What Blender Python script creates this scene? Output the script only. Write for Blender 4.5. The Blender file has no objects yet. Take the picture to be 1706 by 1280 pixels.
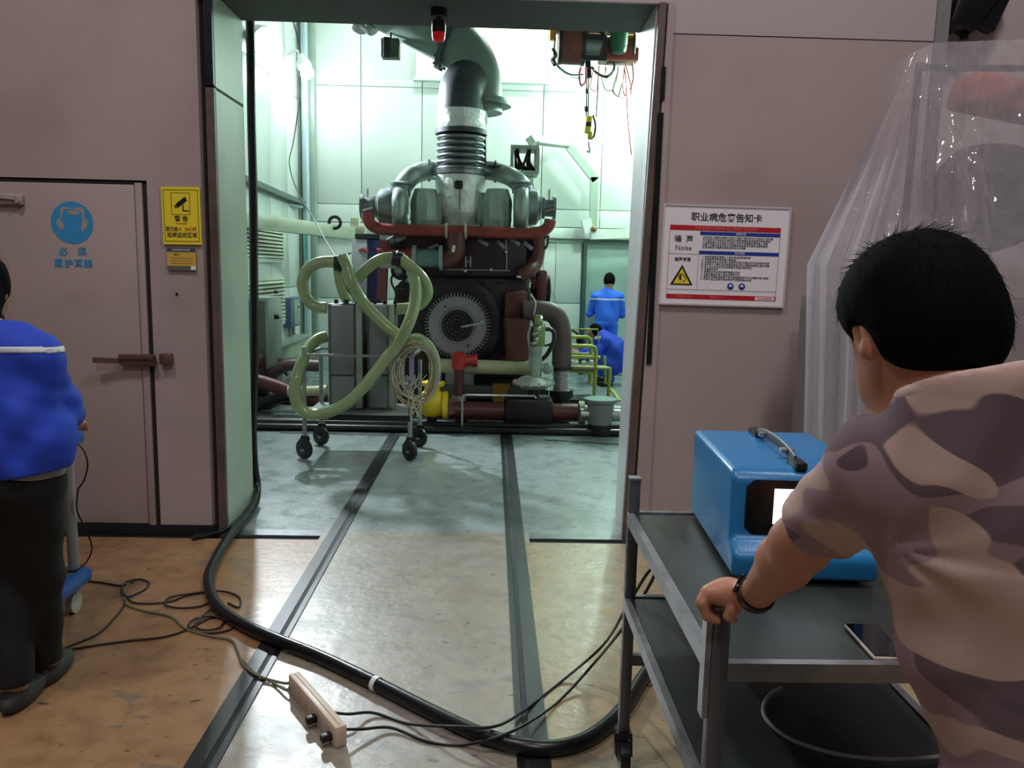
import bpy, bmesh, math, random
import numpy as np
from math import sin, cos, pi, radians, sqrt, atan2
from mathutils import Vector, Matrix, noise
random.seed(7)
SC = bpy.context.scene
COL = SC.collection
# ------------------------------------------------------------------ camera
FPX = 1331.0; CAMH = 1.65
YAW, PITCH, ROLL = radians(1.6), radians(8.25), radians(1.3)
_F = Vector((sin(YAW)*cos(PITCH), cos(YAW)*cos(PITCH), -sin(PITCH)))
_R0 = Vector((cos(YAW), -sin(YAW), 0)); _U0 = _R0.cross(_F)
_R = _R0*cos(ROLL) + _U0*sin(ROLL); _U = _U0*cos(ROLL) - _R0*sin(ROLL)
EYE = Vector((0, 0, CAMH))
cd = bpy.data.cameras.new('camera'); cam = bpy.data.objects.new('camera', cd); COL.objects.link(cam)
cd.sensor_fit = 'HORIZONTAL'; cd.sensor_width = 36.0; cd.lens = FPX/1706*36.0; cd.clip_start = .05
cam.matrix_world = Matrix(((_R.x, _U.x, -_F.x, 0), (_R.y, _U.y, -_F.y, 0), (_R.z, _U.z, -_F.z, CAMH), (0, 0, 0, 1)))
SC.camera = cam
# ------------------------------------------------------------------ world, large lights, exposure
SC.view_settings.view_transform = 'Standard'; SC.view_settings.look = 'None'
SC.view_settings.exposure = 0.0; SC.view_settings.gamma = 1.0; SC.view_settings.use_curve_mapping = False
w = bpy.data.worlds.new('hall_air'); SC.world = w; w.use_nodes = True
w.node_tree.nodes['Background'].inputs[0].default_value = (.50, .46, .48, 1)
w.node_tree.nodes['Background'].inputs[1].default_value = .13
def hall_lamp(x, y, z, e, r, col=(1, .93, .93)):
    l = bpy.data.lights.new('high_bay_light', 'AREA'); l.shape = 'DISK'; l.size = r; l.energy = e; l.color = col
    o = bpy.data.objects.new('high_bay_light', l); o.location = (x, y, z); COL.objects.link(o)
hall_lamp(-2.6, 1.2, 7.5, 140, .9)
hall_lamp(2.2, 1.6, 7.5, 140, .9)
hall_lamp(0.0, -3.5, 7.5, 180, .9)
try:
    SC.cycles.use_denoising = True; SC.cycles.transparent_max_bounces = 32; SC.cycles.sample_clamp_indirect = 6.0
except Exception: pass

# ------------------------------------------------------------------ measuring: photo pixel -> point in the place
def ray(px, py): return _F + _R*((px-853)/FPX) - _U*((py-640)/FPX)
def at(px, py, Y):
    r = ray(px, py); return EYE + r*(Y/r.y)
def fl(px, py, z=0.0):
    r = ray(px, py); return EYE + r*((z-CAMH)/r.z)
def onx(px, py, X):
    r = ray(px, py); return EYE + r*(X/r.x)
def V(*a): return Vector(a)

# ------------------------------------------------------------------ materials
def lin(c):
    return tuple(((x/255)/12.92 if x/255 <= .04045 else ((x/255+.055)/1.055)**2.4) for x in c) + (1,)
MATS = {}
def mat(name, rgb, rough=.5, metal=0.0, var=.12, scale=6.0, bump=0.0, bscale=40.0, spec=.5, dirt=None, dirt_amt=.5, dscale=2.0, coat=0.0, trans=0.0, emit=None, estr=0.0, stretch=(1, 1, 1), alpha=1.0):
    if name in MATS: return MATS[name]
    m = bpy.data.materials.new(name); m.use_nodes = True; nt = m.node_tree; N = nt.nodes; L = nt.links
    b = N['Principled BSDF']; c = lin(rgb)
    b.inputs['Base Color'].default_value = c; b.inputs['Roughness'].default_value = rough; b.inputs['Metallic'].default_value = metal
    b.inputs['Specular IOR Level'].default_value = spec; b.inputs['Coat Weight'].default_value = coat
    b.inputs['Transmission Weight'].default_value = trans; b.inputs['Alpha'].default_value = alpha
    if emit is not None:
        b.inputs['Emission Color'].default_value = lin(emit); b.inputs['Emission Strength'].default_value = estr
    tc = N.new('ShaderNodeTexCoord'); mp = N.new('ShaderNodeMapping'); mp.inputs['Scale'].default_value = stretch
    L.new(tc.outputs['Object'], mp.inputs[0])
    if var > 0:
        n = N.new('ShaderNodeTexNoise'); n.inputs['Scale'].default_value = scale; n.inputs['Detail'].default_value = 6
        L.new(mp.outputs[0], n.inputs['Vector'])
        r = N.new('ShaderNodeValToRGB'); r.color_ramp.elements[0].position = .3; r.color_ramp.elements[1].position = .7
        r.color_ramp.elements[0].color = tuple(x*(1-var) for x in c[:3]) + (1,)
        r.color_ramp.elements[1].color = tuple(min(1, x*(1+var)) for x in c[:3]) + (1,)
        L.new(n.outputs['Fac'], r.inputs[0]); out = r.outputs[0]
        if dirt is not None:
            n2 = N.new('ShaderNodeTexNoise'); n2.inputs['Scale'].default_value = dscale; n2.inputs['Detail'].default_value = 8
            L.new(mp.outputs[0], n2.inputs['Vector'])
            r2 = N.new('ShaderNodeValToRGB'); r2.color_ramp.elements[0].position = .5; r2.color_ramp.elements[1].position = .72
            r2.color_ramp.elements[1].color = (dirt_amt,)*3 + (1,)
            L.new(n2.outputs['Fac'], r2.inputs[0])
            mx = N.new('ShaderNodeMixRGB'); mx.inputs[2].default_value = lin(dirt)
            L.new(r2.outputs[0], mx.inputs[0]); L.new(out, mx.inputs[1]); out = mx.outputs[0]
        L.new(out, b.inputs['Base Color'])
    if bump > 0:
        n3 = N.new('ShaderNodeTexNoise'); n3.inputs['Scale'].default_value = bscale; n3.inputs['Detail'].default_value = 4
        L.new(mp.outputs[0], n3.inputs['Vector'])
        bp = N.new('ShaderNodeBump'); bp.inputs['Strength'].default_value = bump; bp.inputs['Distance'].default_value = .02
        L.new(n3.outputs['Fac'], bp.inputs['Height']); L.new(bp.outputs[0], b.inputs['Normal'])
    MATS[name] = m; return m

# ------------------------------------------------------------------ mesh building
class MB:
    def __init__(s): s.v = []; s.f = []
    def add(s, vs, fs):
        o = len(s.v); s.v += [tuple(p) for p in vs]; s.f += [tuple(i+o for i in f) for f in fs]; return s
    def box(s, c, sz, rot=None, bev=0.0):
        c = Vector(c); hx, hy, hz = sz[0]/2, sz[1]/2, sz[2]/2
        if bev <= 0:
            vs = [Vector((x, y, z)) for x in (-hx, hx) for y in (-hy, hy) for z in (-hz, hz)]
            fs = [(0, 1, 3, 2), (4, 6, 7, 5), (0, 4, 5, 1), (2, 3, 7, 6), (0, 2, 6, 4), (1, 5, 7, 3)]
        else:
            bm = bmesh.new(); bmesh.ops.create_cube(bm, size=1)
            for v in bm.verts: v.co = Vector((v.co.x*sz[0], v.co.y*sz[1], v.co.z*sz[2]))
            bmesh.ops.bevel(bm, geom=bm.edges[:], offset=bev, segments=2, affect='EDGES', profile=.5)
            bm.verts.ensure_lookup_table(); bm.verts.index_update()
            vs = [v.co.copy() for v in bm.verts]; fs = [tuple(v.index for v in f.verts) for f in bm.faces]; bm.free()
        if rot is not None: vs = [rot @ v for v in vs]
        return s.add([v+c for v in vs], fs)
    def bb(s, lo, hi, bev=0.0):
        lo = Vector(lo); hi = Vector(hi); d = hi-lo
        return s.box((lo+hi)/2, (abs(d.x), abs(d.y), abs(d.z)), None, bev)
    def bar(s, p0, p1, wd, ht=None, up=(0, 0, 1), bev=0.0):
        p0 = Vector(p0); p1 = Vector(p1); ht = ht or wd; z = (p1-p0); ln = z.length
        if ln < 1e-6: return s
        z.normalize(); up = Vector(up)
        if abs(z.dot(up)) > .99: up = Vector((0, 1, 0))
        x = up.cross(z).normalized(); y = z.cross(x)
        return s.box((p0+p1)/2, (wd, ht, ln), Matrix((x, y, z)).transposed(), bev)
    def ring(s, c, x, y, r, n): return [c + x*(r*cos(2*pi*i/n)) + y*(r*sin(2*pi*i/n)) for i in range(n)]
    def cyl(s, p0, p1, r0, r1=None, n=16, cap=True):
        p0 = Vector(p0); p1 = Vector(p1); r1 = r0 if r1 is None else r1
        return s.lathe([(r0, 0), (r1, (p1-p0).length)], p0, p1-p0, n, cap)
    def lathe(s, prof, p0, ax, n=20, cap=True):
        p0 = Vector(p0); z = Vector(ax).normalized(); u = Vector((0, 0, 1)) if abs(z.z) < .9 else Vector((0, 1, 0))
        x = u.cross(z).normalized(); y = z.cross(x); vs = []; fs = []
        for r, h in prof: vs += s.ring(p0+z*h, x, y, max(r, 1e-5), n)
        for k in range(len(prof)-1):
            for i in range(n): j = (i+1) % n; fs.append((k*n+i, k*n+j, (k+1)*n+j, (k+1)*n+i))
        if cap:
            fs.append(tuple(range(n-1, -1, -1))); fs.append(tuple((len(prof)-1)*n+i for i in range(n)))
        return s.add(vs, fs)
    def tube(s, pts, r, n=10, smooth=0, closed=False, cap=True, flat=1.0):
        pts = [Vector(p) for p in pts]
        if smooth: pts = catmull(pts, smooth, closed)
        m = len(pts); rr = r if callable(r) else (lambda t: r)
        T = []
        for i in range(m):
            a = pts[(i-1) % m] if (closed or i > 0) else pts[0]; b = pts[(i+1) % m] if (closed or i < m-1) else pts[-1]
            d = b-a; T.append(d.normalized() if d.length > 1e-9 else (T[-1] if T else Vector((0, 0, 1))))
        u = Vector((0, 0, 1)) if abs(T[0].z) < .9 else Vector((1, 0, 0))
        x = (u - T[0]*u.dot(T[0])).normalized(); vs = []; fs = []
        for i in range(m):
            x = (x - T[i]*x.dot(T[i]));
            if x.length < 1e-6: x = T[i].orthogonal()
            x.normalize(); y = T[i].cross(x); R = rr(i/(m-1))
            vs += [pts[i] + x*(R*cos(2*pi*k/n)) + y*(R*flat*sin(2*pi*k/n)) for k in range(n)]
        for i in range(m if closed else m-1):
            a = i*n; b = ((i+1) % m)*n
            for k in range(n): l = (k+1) % n; fs.append((a+k, a+l, b+l, b+k))
        if cap and not closed: fs.append(tuple(range(n-1, -1, -1))); fs.append(tuple((m-1)*n+k for k in range(n)))
        return s.add(vs, fs)
    def torus(s, c, ax, R, r, n=28, k=8, a0=0, a1=2*pi):
        z = Vector(ax).normalized(); x = z.orthogonal().normalized(); y = z.cross(x); full = abs(a1-a0-2*pi) < 1e-6
        m = n if full else n+1
        return s.tube([Vector(c) + x*(R*cos(a0+(a1-a0)*i/n)) + y*(R*sin(a0+(a1-a0)*i/n)) for i in range(m)], r, k, 0, full)
    def sph(s, c, r, n=16, m=10, rot=None):
        if not hasattr(r, '__len__'): r = (r, r, r)
        vs = []; fs = []; c = Vector(c)
        for j in range(m+1):
            t = pi*j/m
            for i in range(n):
                p = Vector((r[0]*sin(t)*cos(2*pi*i/n), r[1]*sin(t)*sin(2*pi*i/n), r[2]*cos(t)))
                vs.append(c + (rot @ p if rot is not None else p))
        for j in range(m):
            for i in range(n): k = (i+1) % n; fs.append((j*n+i, (j+1)*n+i, (j+1)*n+k, j*n+k))
        return s.add(vs, fs)
    def prism(s, pts, d):
        pts = [Vector(p) for p in pts]; n = len(pts); d = Vector(d); vs = pts + [p+d for p in pts]
        return s.add(vs, [tuple(range(n-1, -1, -1)), tuple(range(n, 2*n))] + [(i, (i+1) % n, (i+1) % n+n, i+n) for i in range(n)])
    def build(s, name, m, parent=None, ang=35, origin=None):
        me = bpy.data.meshes.new(name); vs = s.v
        if origin is not None:
            ox, oy, oz = origin; vs = [(a-ox, b-oy, c-oz) for a, b, c in vs]
        me.from_pydata(vs, [], s.f); me.validate()
        bm = bmesh.new(); bm.from_mesh(me); bmesh.ops.remove_doubles(bm, verts=bm.verts, dist=1e-5); bmesh.ops.recalc_face_normals(bm, faces=bm.faces); bm.to_mesh(me); bm.free()
        me.polygons.foreach_set('use_smooth', [ang > 0]*len(me.polygons))
        if 0 < ang < 180: me.set_sharp_from_angle(angle=radians(ang))
        o = bpy.data.objects.new(name, me); COL.objects.link(o)
        if origin is not None: o.location = origin
        if m is not None: me.materials.append(m)
        if parent is not None: setpar(o, parent)
        return o
def setpar(o, p):
    o.parent = p; o.matrix_parent_inverse = Matrix.Translation(-abs_loc(p))
def abs_loc(p):
    l = Vector(p.location)
    # only locations are used on parents; a part keeps world coordinates through its inverse
    q = p
    if p.parent is not None: l = p.matrix_parent_inverse.translation + l + abs_loc(p.parent)
    return l
def catmull(P, k, closed=False):
    out = []; n = len(P)
    for i in range(n if closed else n-1):
        p0 = P[i-1] if (closed or i > 0) else P[0]*2-P[1]; p1 = P[i]; p2 = P[(i+1) % n]
        p3 = P[(i+2) % n] if (closed or i < n-2) else P[-1]*2-P[-2]
        for j in range(k):
            t = j/k; out.append(.5*((2*p1) + (p2-p0)*t + (2*p0-5*p1+4*p2-p3)*t*t + (3*p1-p0-3*p2+p3)*t*t*t))
    if not closed: out.append(P[-1])
    return out
def tag(o, label, cat, group=None):
    o['label'] = label; o['category'] = cat
    if group: o['group'] = group
    return o
def struct(o): o['kind'] = 'structure'; return o
def thing(name, label, cat, loc=(0, 0, 0), group=None):
    o = bpy.data.objects.new(name, None); COL.objects.link(o); o.location = loc; o.empty_display_size = .1
    return tag(o, label, cat, group)
def copy_tree(o, shift, parent=None, label=None):
    c = o.copy(); COL.objects.link(c)
    if parent is None: c.location = Vector(o.location) + Vector(shift)
    else: c.parent = parent
    if label: c['label'] = label
    for ch in [x for x in bpy.data.objects if x.parent == o]: copy_tree(ch, shift, c)
    return c
def text(body, p, size, m, parent, ux=(1, 0, 0), uy=(0, 0, 1), name='lettering', align='CENTER', bold=0.0, sx=1.0, depth=.0008):
    c = bpy.data.curves.new(name, 'FONT'); c.body = body; c.size = size; c.align_x = align; c.align_y = 'CENTER'; c.extrude = depth; c.offset = bold; c.resolution_u = 2
    o = bpy.data.objects.new(name, c); COL.objects.link(o)
    dg = bpy.context.evaluated_depsgraph_get(); me = bpy.data.meshes.new_from_object(o.evaluated_get(dg)); bpy.data.objects.remove(o)
    ux = Vector(ux).normalized(); uy = Vector(uy).normalized(); uz = ux.cross(uy); p = Vector(p)
    me.transform(Matrix.Translation(p) @ Matrix((ux*sx, uy, uz)).transposed().to_4x4())
    o = bpy.data.objects.new(name, me); me.materials.clear(); me.materials.append(m); COL.objects.link(o); setpar(o, parent); return o

# ------------------------------------------------------------------ smooth-blended bodies (signed distances meshed by surface nets)
def rc(P, a, b, ra, rb):
    a = np.array(a, float); b = np.array(b, float); d = b-a; t = np.clip(((P-a)@d)/max(d@d, 1e-9), 0, 1)
    return np.linalg.norm(P-(a+t[:, None]*d), axis=1) - (ra+(rb-ra)*t)
def ell(P, c, r, R=None):
    q = P-np.array(c, float)
    if R is not None: q = q@np.array(R, float)
    r = np.array(r, float); k0 = np.linalg.norm(q/r, axis=1); k1 = np.linalg.norm(q/(r*r), axis=1)
    return k0*(k0-1)/np.maximum(k1, 1e-9)
def rbox(P, c, h, rad, R=None):
    q = P-np.array(c, float)
    if R is not None: q = q@np.array(R, float)
    q = np.abs(q)-(np.array(h, float)-rad)
    return np.linalg.norm(np.maximum(q, 0), axis=1)+np.minimum(q.max(axis=1), 0)-rad
def smin(a, b, k):
    h = np.clip(.5+.5*(b-a)/k, 0, 1); return b*(1-h)+a*h-k*h*(1-h)
def smax(a, b, k): return -smin(-a, -b, k)
def plane(P, p, n):
    n = np.array(n, float); n = n/np.linalg.norm(n); return (P-np.array(p, float))@n
def wav(P, f, ph=0):
    return np.sin(P[:, 0]*f[0]+P[:, 1]*f[1]+P[:, 2]*f[2]+ph)
def surfnet(name, fn, lo, hi, h, m, parent=None):
    lo = np.array(lo, float); hi = np.array(hi, float); n = np.ceil((hi-lo)/h).astype(int)+1
    ax = [lo[i]+h*np.arange(n[i]) for i in range(3)]
    n = ((n+3)//4)*4; ax = [lo[i]+h*np.arange(n[i]) for i in range(3)]
    cx_ = [lo[i]+h*(4*np.arange(n[i]//4)+1.5) for i in range(3)]
    C = np.stack(np.meshgrid(*cx_, indexing='ij'), -1).reshape(-1, 3); DC = np.empty(len(C))
    for s in range(0, len(C), 200000): DC[s:s+200000] = fn(C[s:s+200000])
    DC = DC.reshape([x//4 for x in n]); near = np.abs(DC) < h*7
    rep = lambda a_: a_.repeat(4, 0).repeat(4, 1).repeat(4, 2)
    D = np.where(rep(DC) < 0, -1.0, 1.0).astype(float); I = np.argwhere(rep(near)); G = lo+h*I; val = np.empty(len(G))
    for s in range(0, len(G), 200000): val[s:s+200000] = fn(G[s:s+200000])
    D[tuple(I.T)] = val
    D = D.reshape(n); IN = D < 0
    cn = n-1; cnt = np.zeros(cn); acc = np.zeros(tuple(cn)+(3,))
    for axis in range(3):
        for u in (0, 1):
            for w_ in (0, 1):
                o0 = [0, 0, 0]; oth = [i for i in range(3) if i != axis]; o0[oth[0]] = u; o0[oth[1]] = w_; o1 = list(o0); o1[axis] = 1
                s0 = tuple(slice(o0[i], o0[i]+cn[i]) for i in range(3)); s1 = tuple(slice(o1[i], o1[i]+cn[i]) for i in range(3))
                d0, d1 = D[s0], D[s1]; X = (d0 < 0) != (d1 < 0); t = np.where(X, d0/np.where(X, d0-d1, 1), 0)
                cnt += X
                for i in range(3): acc[..., i] += X*((o0[i]) if i != axis else t)
    A = cnt > 0; idx = -np.ones(cn, int); idx[A] = np.arange(A.sum()); cell = np.argwhere(A)
    vs = lo + h*(cell + acc[A]/cnt[A][:, None]); F = []
    for axis in range(3):
        b, c = [(1, 2), (2, 0), (0, 1)][axis]
        s0 = [slice(None)]*3; s1 = [slice(None)]*3; s0[axis] = slice(0, n[axis]-1); s1[axis] = slice(1, n[axis])
        i0, i1 = IN[tuple(s0)], IN[tuple(s1)]; E = np.argwhere(i0 != i1); fl_ = i0[tuple(E.T)]
        ok = (E[:, b] > 0) & (E[:, c] > 0) & (E[:, b] < cn[b]) & (E[:, c] < cn[c]); E = E[ok]; fl_ = fl_[ok]
        def g(db, dc):
            q = E.copy(); q[:, b] -= db; q[:, c] -= dc; return idx[tuple(q.T)]
        Q = np.stack([g(1, 1), g(0, 1), g(0, 0), g(1, 0)], 1); Q[~fl_] = Q[~fl_][:, ::-1]; F.append(Q)
    F = np.concatenate(F); F = F[(F >= 0).all(1)]
    me = bpy.data.meshes.new(name); me.from_pydata(vs.tolist(), [], F.tolist()); me.validate()
    me.polygons.foreach_set('use_smooth', [True]*len(me.polygons)); me.materials.append(m)
    o = bpy.data.objects.new(name, me); COL.objects.link(o)
    if parent is not None: setpar(o, parent)
    return o
# ================================================================== materials
M_wall = mat('hall_wall_paint', (172, 156, 154), .55, var=.05, scale=1.2, bump=.05, bscale=3, dirt=(120, 100, 92), dirt_amt=.35, dscale=1.1)
M_wall2 = mat('hall_wall_upper_paint', (176, 164, 166), .5, var=.04, scale=1.0)
M_jamb = mat('pale_green_jamb_paint', (176, 190, 172), .35, var=.06, scale=2, dirt=(110, 112, 92), dirt_amt=.4, dscale=1.5)
M_jambw = mat('bare_steel_jamb', (205, 205, 205), .32, .35, var=.1, scale=3, dirt=(120, 105, 95), dirt_amt=.45, dscale=3, stretch=(1, 1, .3))
M_brown = mat('brown_frame_steel', (96, 80, 76), .5, .1, var=.15, scale=5, dirt=(60, 45, 38), dirt_amt=.6, dscale=4)
M_dark = mat('dark_gap', (18, 18, 20), .7, var=.05)
M_cellp = mat('pale_green_acoustic_panel', (214, 222, 216), .3, var=.03, scale=1.5, dirt=(192, 206, 192), dirt_amt=.5, dscale=.9, bump=.03, bscale=2.2)
M_cellb = mat('panel_joint', (150, 168, 150), .5, var=.03)
M_ceil = mat('cell_ceiling_paint', (120, 130, 122), .6, var=.05)
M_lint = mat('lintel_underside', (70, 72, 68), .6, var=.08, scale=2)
M_steel = mat('worn_steel', (120, 122, 124), .35, .7, var=.2, scale=8, dirt=(60, 55, 52), dirt_amt=.6, dscale=5)
M_darksteel = mat('dark_steel', (46, 46, 50), .35, .6, var=.25, scale=10)
M_white = mat('white_enamel', (225, 226, 224), .35, var=.03)
M_black = mat('black_rubber', (16, 17, 20), .32, var=.2, scale=12)
M_blackm = mat('black_plastic', (20, 20, 22), .4, var=.1)
M_alu = mat('brushed_aluminium', (190, 190, 192), .3, .8, var=.08, scale=20)

def floor_mat(name, c0, c1, spot, dark, rough0, rough1, s):
    m = bpy.data.materials.new(name); m.use_nodes = True; N = m.node_tree.nodes; L = m.node_tree.links; b = N['Principled BSDF']
    tc = N.new('ShaderNodeTexCoord')
    def nz(sc, det, lo, hi, dist=0.0, st=(1, 1, 1)):
        mp = N.new('ShaderNodeMapping'); mp.inputs['Scale'].default_value = st; L.new(tc.outputs['Object'], mp.inputs[0])
        n = N.new('ShaderNodeTexNoise'); n.inputs['Scale'].default_value = sc; n.inputs['Detail'].default_value = det; n.inputs['Distortion'].default_value = dist
        L.new(mp.outputs[0], n.inputs['Vector'])
        r = N.new('ShaderNodeMapRange'); r.inputs[1].default_value = lo; r.inputs[2].default_value = hi; L.new(n.outputs['Fac'], r.inputs[0]); return r.outputs[0]
    def mix(f, a, c, amt=1.0):
        x = N.new('ShaderNodeMixRGB'); mm = N.new('ShaderNodeMath'); mm.operation = 'MULTIPLY'; mm.inputs[1].default_value = amt
        L.new(f, mm.inputs[0]); L.new(mm.outputs[0], x.inputs[0])
        if isinstance(a, tuple): x.inputs[1].default_value = a
        else: L.new(a, x.inputs[1])
        x.inputs[2].default_value = c; return x.outputs[0]
    col = mix(nz(1.3*s, 6, .35, .65), lin(c0), lin(c1))
    col = mix(nz(9*s, 8, .45, .7), col, lin(tuple(int(x*.82) for x in c0)), .7)
    col = mix(nz(2.6*s, 5, .63, .66, .8, (1, 1.8, 1)), col, lin(spot), .6)
    col = mix(nz(6*s, 6, .64, .67, .6, (1, 2.4, 1)), col, lin(spot), .6)
    col = mix(nz(13*s, 4, .665, .69, .4, (1, 2.2, 1)), col, lin(dark), .75)
    v = N.new('ShaderNodeTexVoronoi'); v.feature = 'DISTANCE_TO_EDGE'; v.inputs['Scale'].default_value = .55*s
    nn = N.new('ShaderNodeTexNoise'); nn.inputs['Scale'].default_value = 3; nn.inputs['Detail'].default_value = 6; L.new(tc.outputs['Object'], nn.inputs['Vector'])
    ad = N.new('ShaderNodeMixRGB'); ad.blend_type = 'ADD'; ad.inputs[0].default_value = .35; L.new(tc.outputs['Object'], ad.inputs[1]); L.new(nn.outputs['Color'], ad.inputs[2]); L.new(ad.outputs[0], v.inputs['Vector'])
    rr = N.new('ShaderNodeMapRange'); rr.inputs[1].default_value = .0; rr.inputs[2].default_value = .004; rr.inputs[3].default_value = 1; rr.inputs[4].default_value = 0; L.new(v.outputs['Distance'], rr.inputs[0])
    col = mix(rr.outputs[0], col, lin(dark), .12)
    L.new(col, b.inputs['Base Color'])
    r2 = N.new('ShaderNodeMapRange'); r2.inputs[1].default_value = .3; r2.inputs[2].default_value = .7; r2.inputs[3].default_value = rough0; r2.inputs[4].default_value = rough1
    n4 = N.new('ShaderNodeTexNoise'); n4.inputs['Scale'].default_value = 5; n4.inputs['Detail'].default_value = 6; L.new(tc.outputs['Object'], n4.inputs['Vector']); L.new(n4.outputs['Fac'], r2.inputs[0]); L.new(r2.outputs[0], b.inputs['Roughness'])
    n5 = N.new('ShaderNodeTexNoise'); n5.inputs['Scale'].default_value = 22; n5.inputs['Detail'].default_value = 6; L.new(tc.outputs['Object'], n5.inputs['Vector'])
    bp = N.new('ShaderNodeBump'); bp.inputs['Strength'].default_value = .22; bp.inputs['Distance'].default_value = .012; L.new(n5.outputs['Fac'], bp.inputs['Height']); L.new(bp.outputs[0], b.inputs['Normal'])
    b.inputs['Coat Weight'].default_value = .25; b.inputs['Coat Roughness'].default_value = .3
    return m
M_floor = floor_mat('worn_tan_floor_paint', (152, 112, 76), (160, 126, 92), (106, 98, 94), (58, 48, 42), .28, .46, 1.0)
M_floorc = floor_mat('grey_cell_concrete', (132, 144, 144), (144, 154, 154), (135, 146, 146), (110, 112, 110), .2, .42, .8)

# ================================================================== the setting
YW = 4.75; YR = 5.33; ZL = 3.15; ZT = 6.2
XL = -1.68; XJ = -1.60; XRJ = .86; YB = 12.6; XLW = -2.95; XRW = 2.55
M_floorm = floor_mat('worn_floor_cell_lit_grey', (150, 140, 124), (140, 134, 122), (112, 110, 112), (66, 60, 56), .28, .48, 1.1)  # centre slab: cold cell light put into the colour as grey; spots are wear
M_floorr = floor_mat('worn_floor_cell_lit_olive', (152, 136, 104), (160, 144, 112), (118, 114, 106), (66, 58, 50), .2, .42, 1.0)  # right slab: cell light put into the colour as olive beige; spots are wear
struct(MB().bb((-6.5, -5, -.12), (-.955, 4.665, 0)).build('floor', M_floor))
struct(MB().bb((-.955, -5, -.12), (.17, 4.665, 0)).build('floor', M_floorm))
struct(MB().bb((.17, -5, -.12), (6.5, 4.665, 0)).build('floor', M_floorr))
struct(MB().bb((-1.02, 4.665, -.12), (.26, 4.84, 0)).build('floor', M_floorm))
struct(MB().bb((XLW-.3, 4.84, -.12), (XRW+.3, YB+.3, 0)).build('floor', M_floorc))
struct(MB().bb((-6.5, 4.665, -.16), (6.5, 4.735, -.012)).build('floor', M_dark))
t = MB().bb((XL-.1, 4.735, -.11), (-1.02, 4.84, .002)).build('trim_1', M_steel); struct(t)
t = MB().bb((.26, 4.735, -.11), (XRJ+.2, 4.84, .002)).build('trim_2', M_steel); struct(t)
# floor rails
M_rail = mat('blackened_rail_steel', (36, 37, 39), .42, .2, var=.3, scale=9, dirt=(30, 30, 32), dirt_amt=.8, dscale=7, stretch=(1, .25, 1))
M_railb = mat('black_rail_bar', (20, 20, 23), .4, .2, var=.2, scale=12)
def floor_rail(x, label):
    t = thing('floor_rail', label, 'rail', (x, 0, 0), 'rails let into the floor')
    MB().bb((x-.052, -3, -.01), (x+.008, 8.0, .006)).build('flange', M_rail, t)
    MB().bb((x+.008, -3, -.01), (x+.03, 8.0, .003)).build('groove', M_dark, t)
    MB().bb((x+.03, -3, -.01), (x+.055, 8.0, .007)).build('edge_bar', M_railb, t)
floor_rail(-.93, 'long dark steel floor rail slanting to the lower left, nearer the power strip')
def floor_rail2(x, label):
    t = thing('floor_rail', label, 'rail', (x, 0, 0), 'rails let into the floor')
    MB().bb((x-.055, -3, -.01), (x-.03, 8.0, .008)).build('edge_bar', M_railb, t)
    MB().bb((x-.03, -3, -.01), (x-.006, 8.0, .003)).build('groove', M_dark, t)
    MB().bb((x-.006, -3, -.01), (x+.06, 8.0, .006)).build('flange', M_rail, t)
floor_rail2(.17, 'long dark steel floor rail running almost straight ahead through the doorway')
# floor plate seam before the engine
o = MB().bar(fl(905, 733, .001), fl(1030, 741, .001), .025, .006).build('trim_3', M_darksteel); struct(o)
o = MB().prism([fl(466, 722, 0), fl(680, 727, 0), fl(668, 711, 0), fl(490, 705, 0)], (0, 0, .006)).build('trim_4', M_steel); struct(o)

# --- hall walls
wl = struct(MB().bb((-6.5, YW, .02), (-2.85-.04, YR, ZT)).bb((-2.89, YW, 2.1), (-1.99, YR, ZT)).bb((-1.99, YW, .02), (XL, YR, ZT)).bb((-2.89, YW+.12, .02), (-1.99, YR, 2.1)).build('wall_left', M_wall))
struct(MB().bb((-6.5, YW-.012, 0), (XL+.02, YW+.02, .055)).build('baseboard_left', M_dark))
wr = struct(MB().bb((XRJ+.115, YW, .02), (2.5, YR, 2.985)).build('wall_right', M_wall))
MB().bb((XRJ+.115, YW-.004, 2.99), (2.5, YR, ZT)).build('upper_panel', M_wall2, wr)
struct(MB().bb((XRJ+.1, YW-.012, 0), (2.5, YW+.02, .05)).build('baseboard_right', M_dark))
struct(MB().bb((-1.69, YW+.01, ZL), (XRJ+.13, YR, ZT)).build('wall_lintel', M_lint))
struct(MB().bb((-1.69, YW-.01, ZL-.005), (XRJ+.13, YW+.012, ZT)).build('trim_5', M_wall2))
# left jamb: dark slot, post, green panels
struct(MB().bb((XL, YW+.1, 0), (XL+.05, YR, ZT)).build('trim_6', M_dark))
jz = at(368, 148, YW+.06).z
j = struct(MB().bb((XL+.03, YW+.03, 0), (XJ-.002, YW+.07, jz)).build('trim_7', M_brown))
MB().bb((XL+.03, YW+.028, jz+.012), (XJ-.002, YW+.07, ZL)).build('upper_post', M_darksteel, j)
j = struct(MB().bb((XJ-.06, YW+.075, 0), (XJ-.008, YR+.02, ZT)).build('wall_jamb_left', M_dark))
MB().bb((XJ-.03, YW+.06, .02), (XJ, YR, jz-.008)).build('panel', M_jamb, j)
MB().bb((XJ-.03, YW+.06, jz+.01), (XJ, YR, ZL)).build('panel', M_jamb, j)
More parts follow.
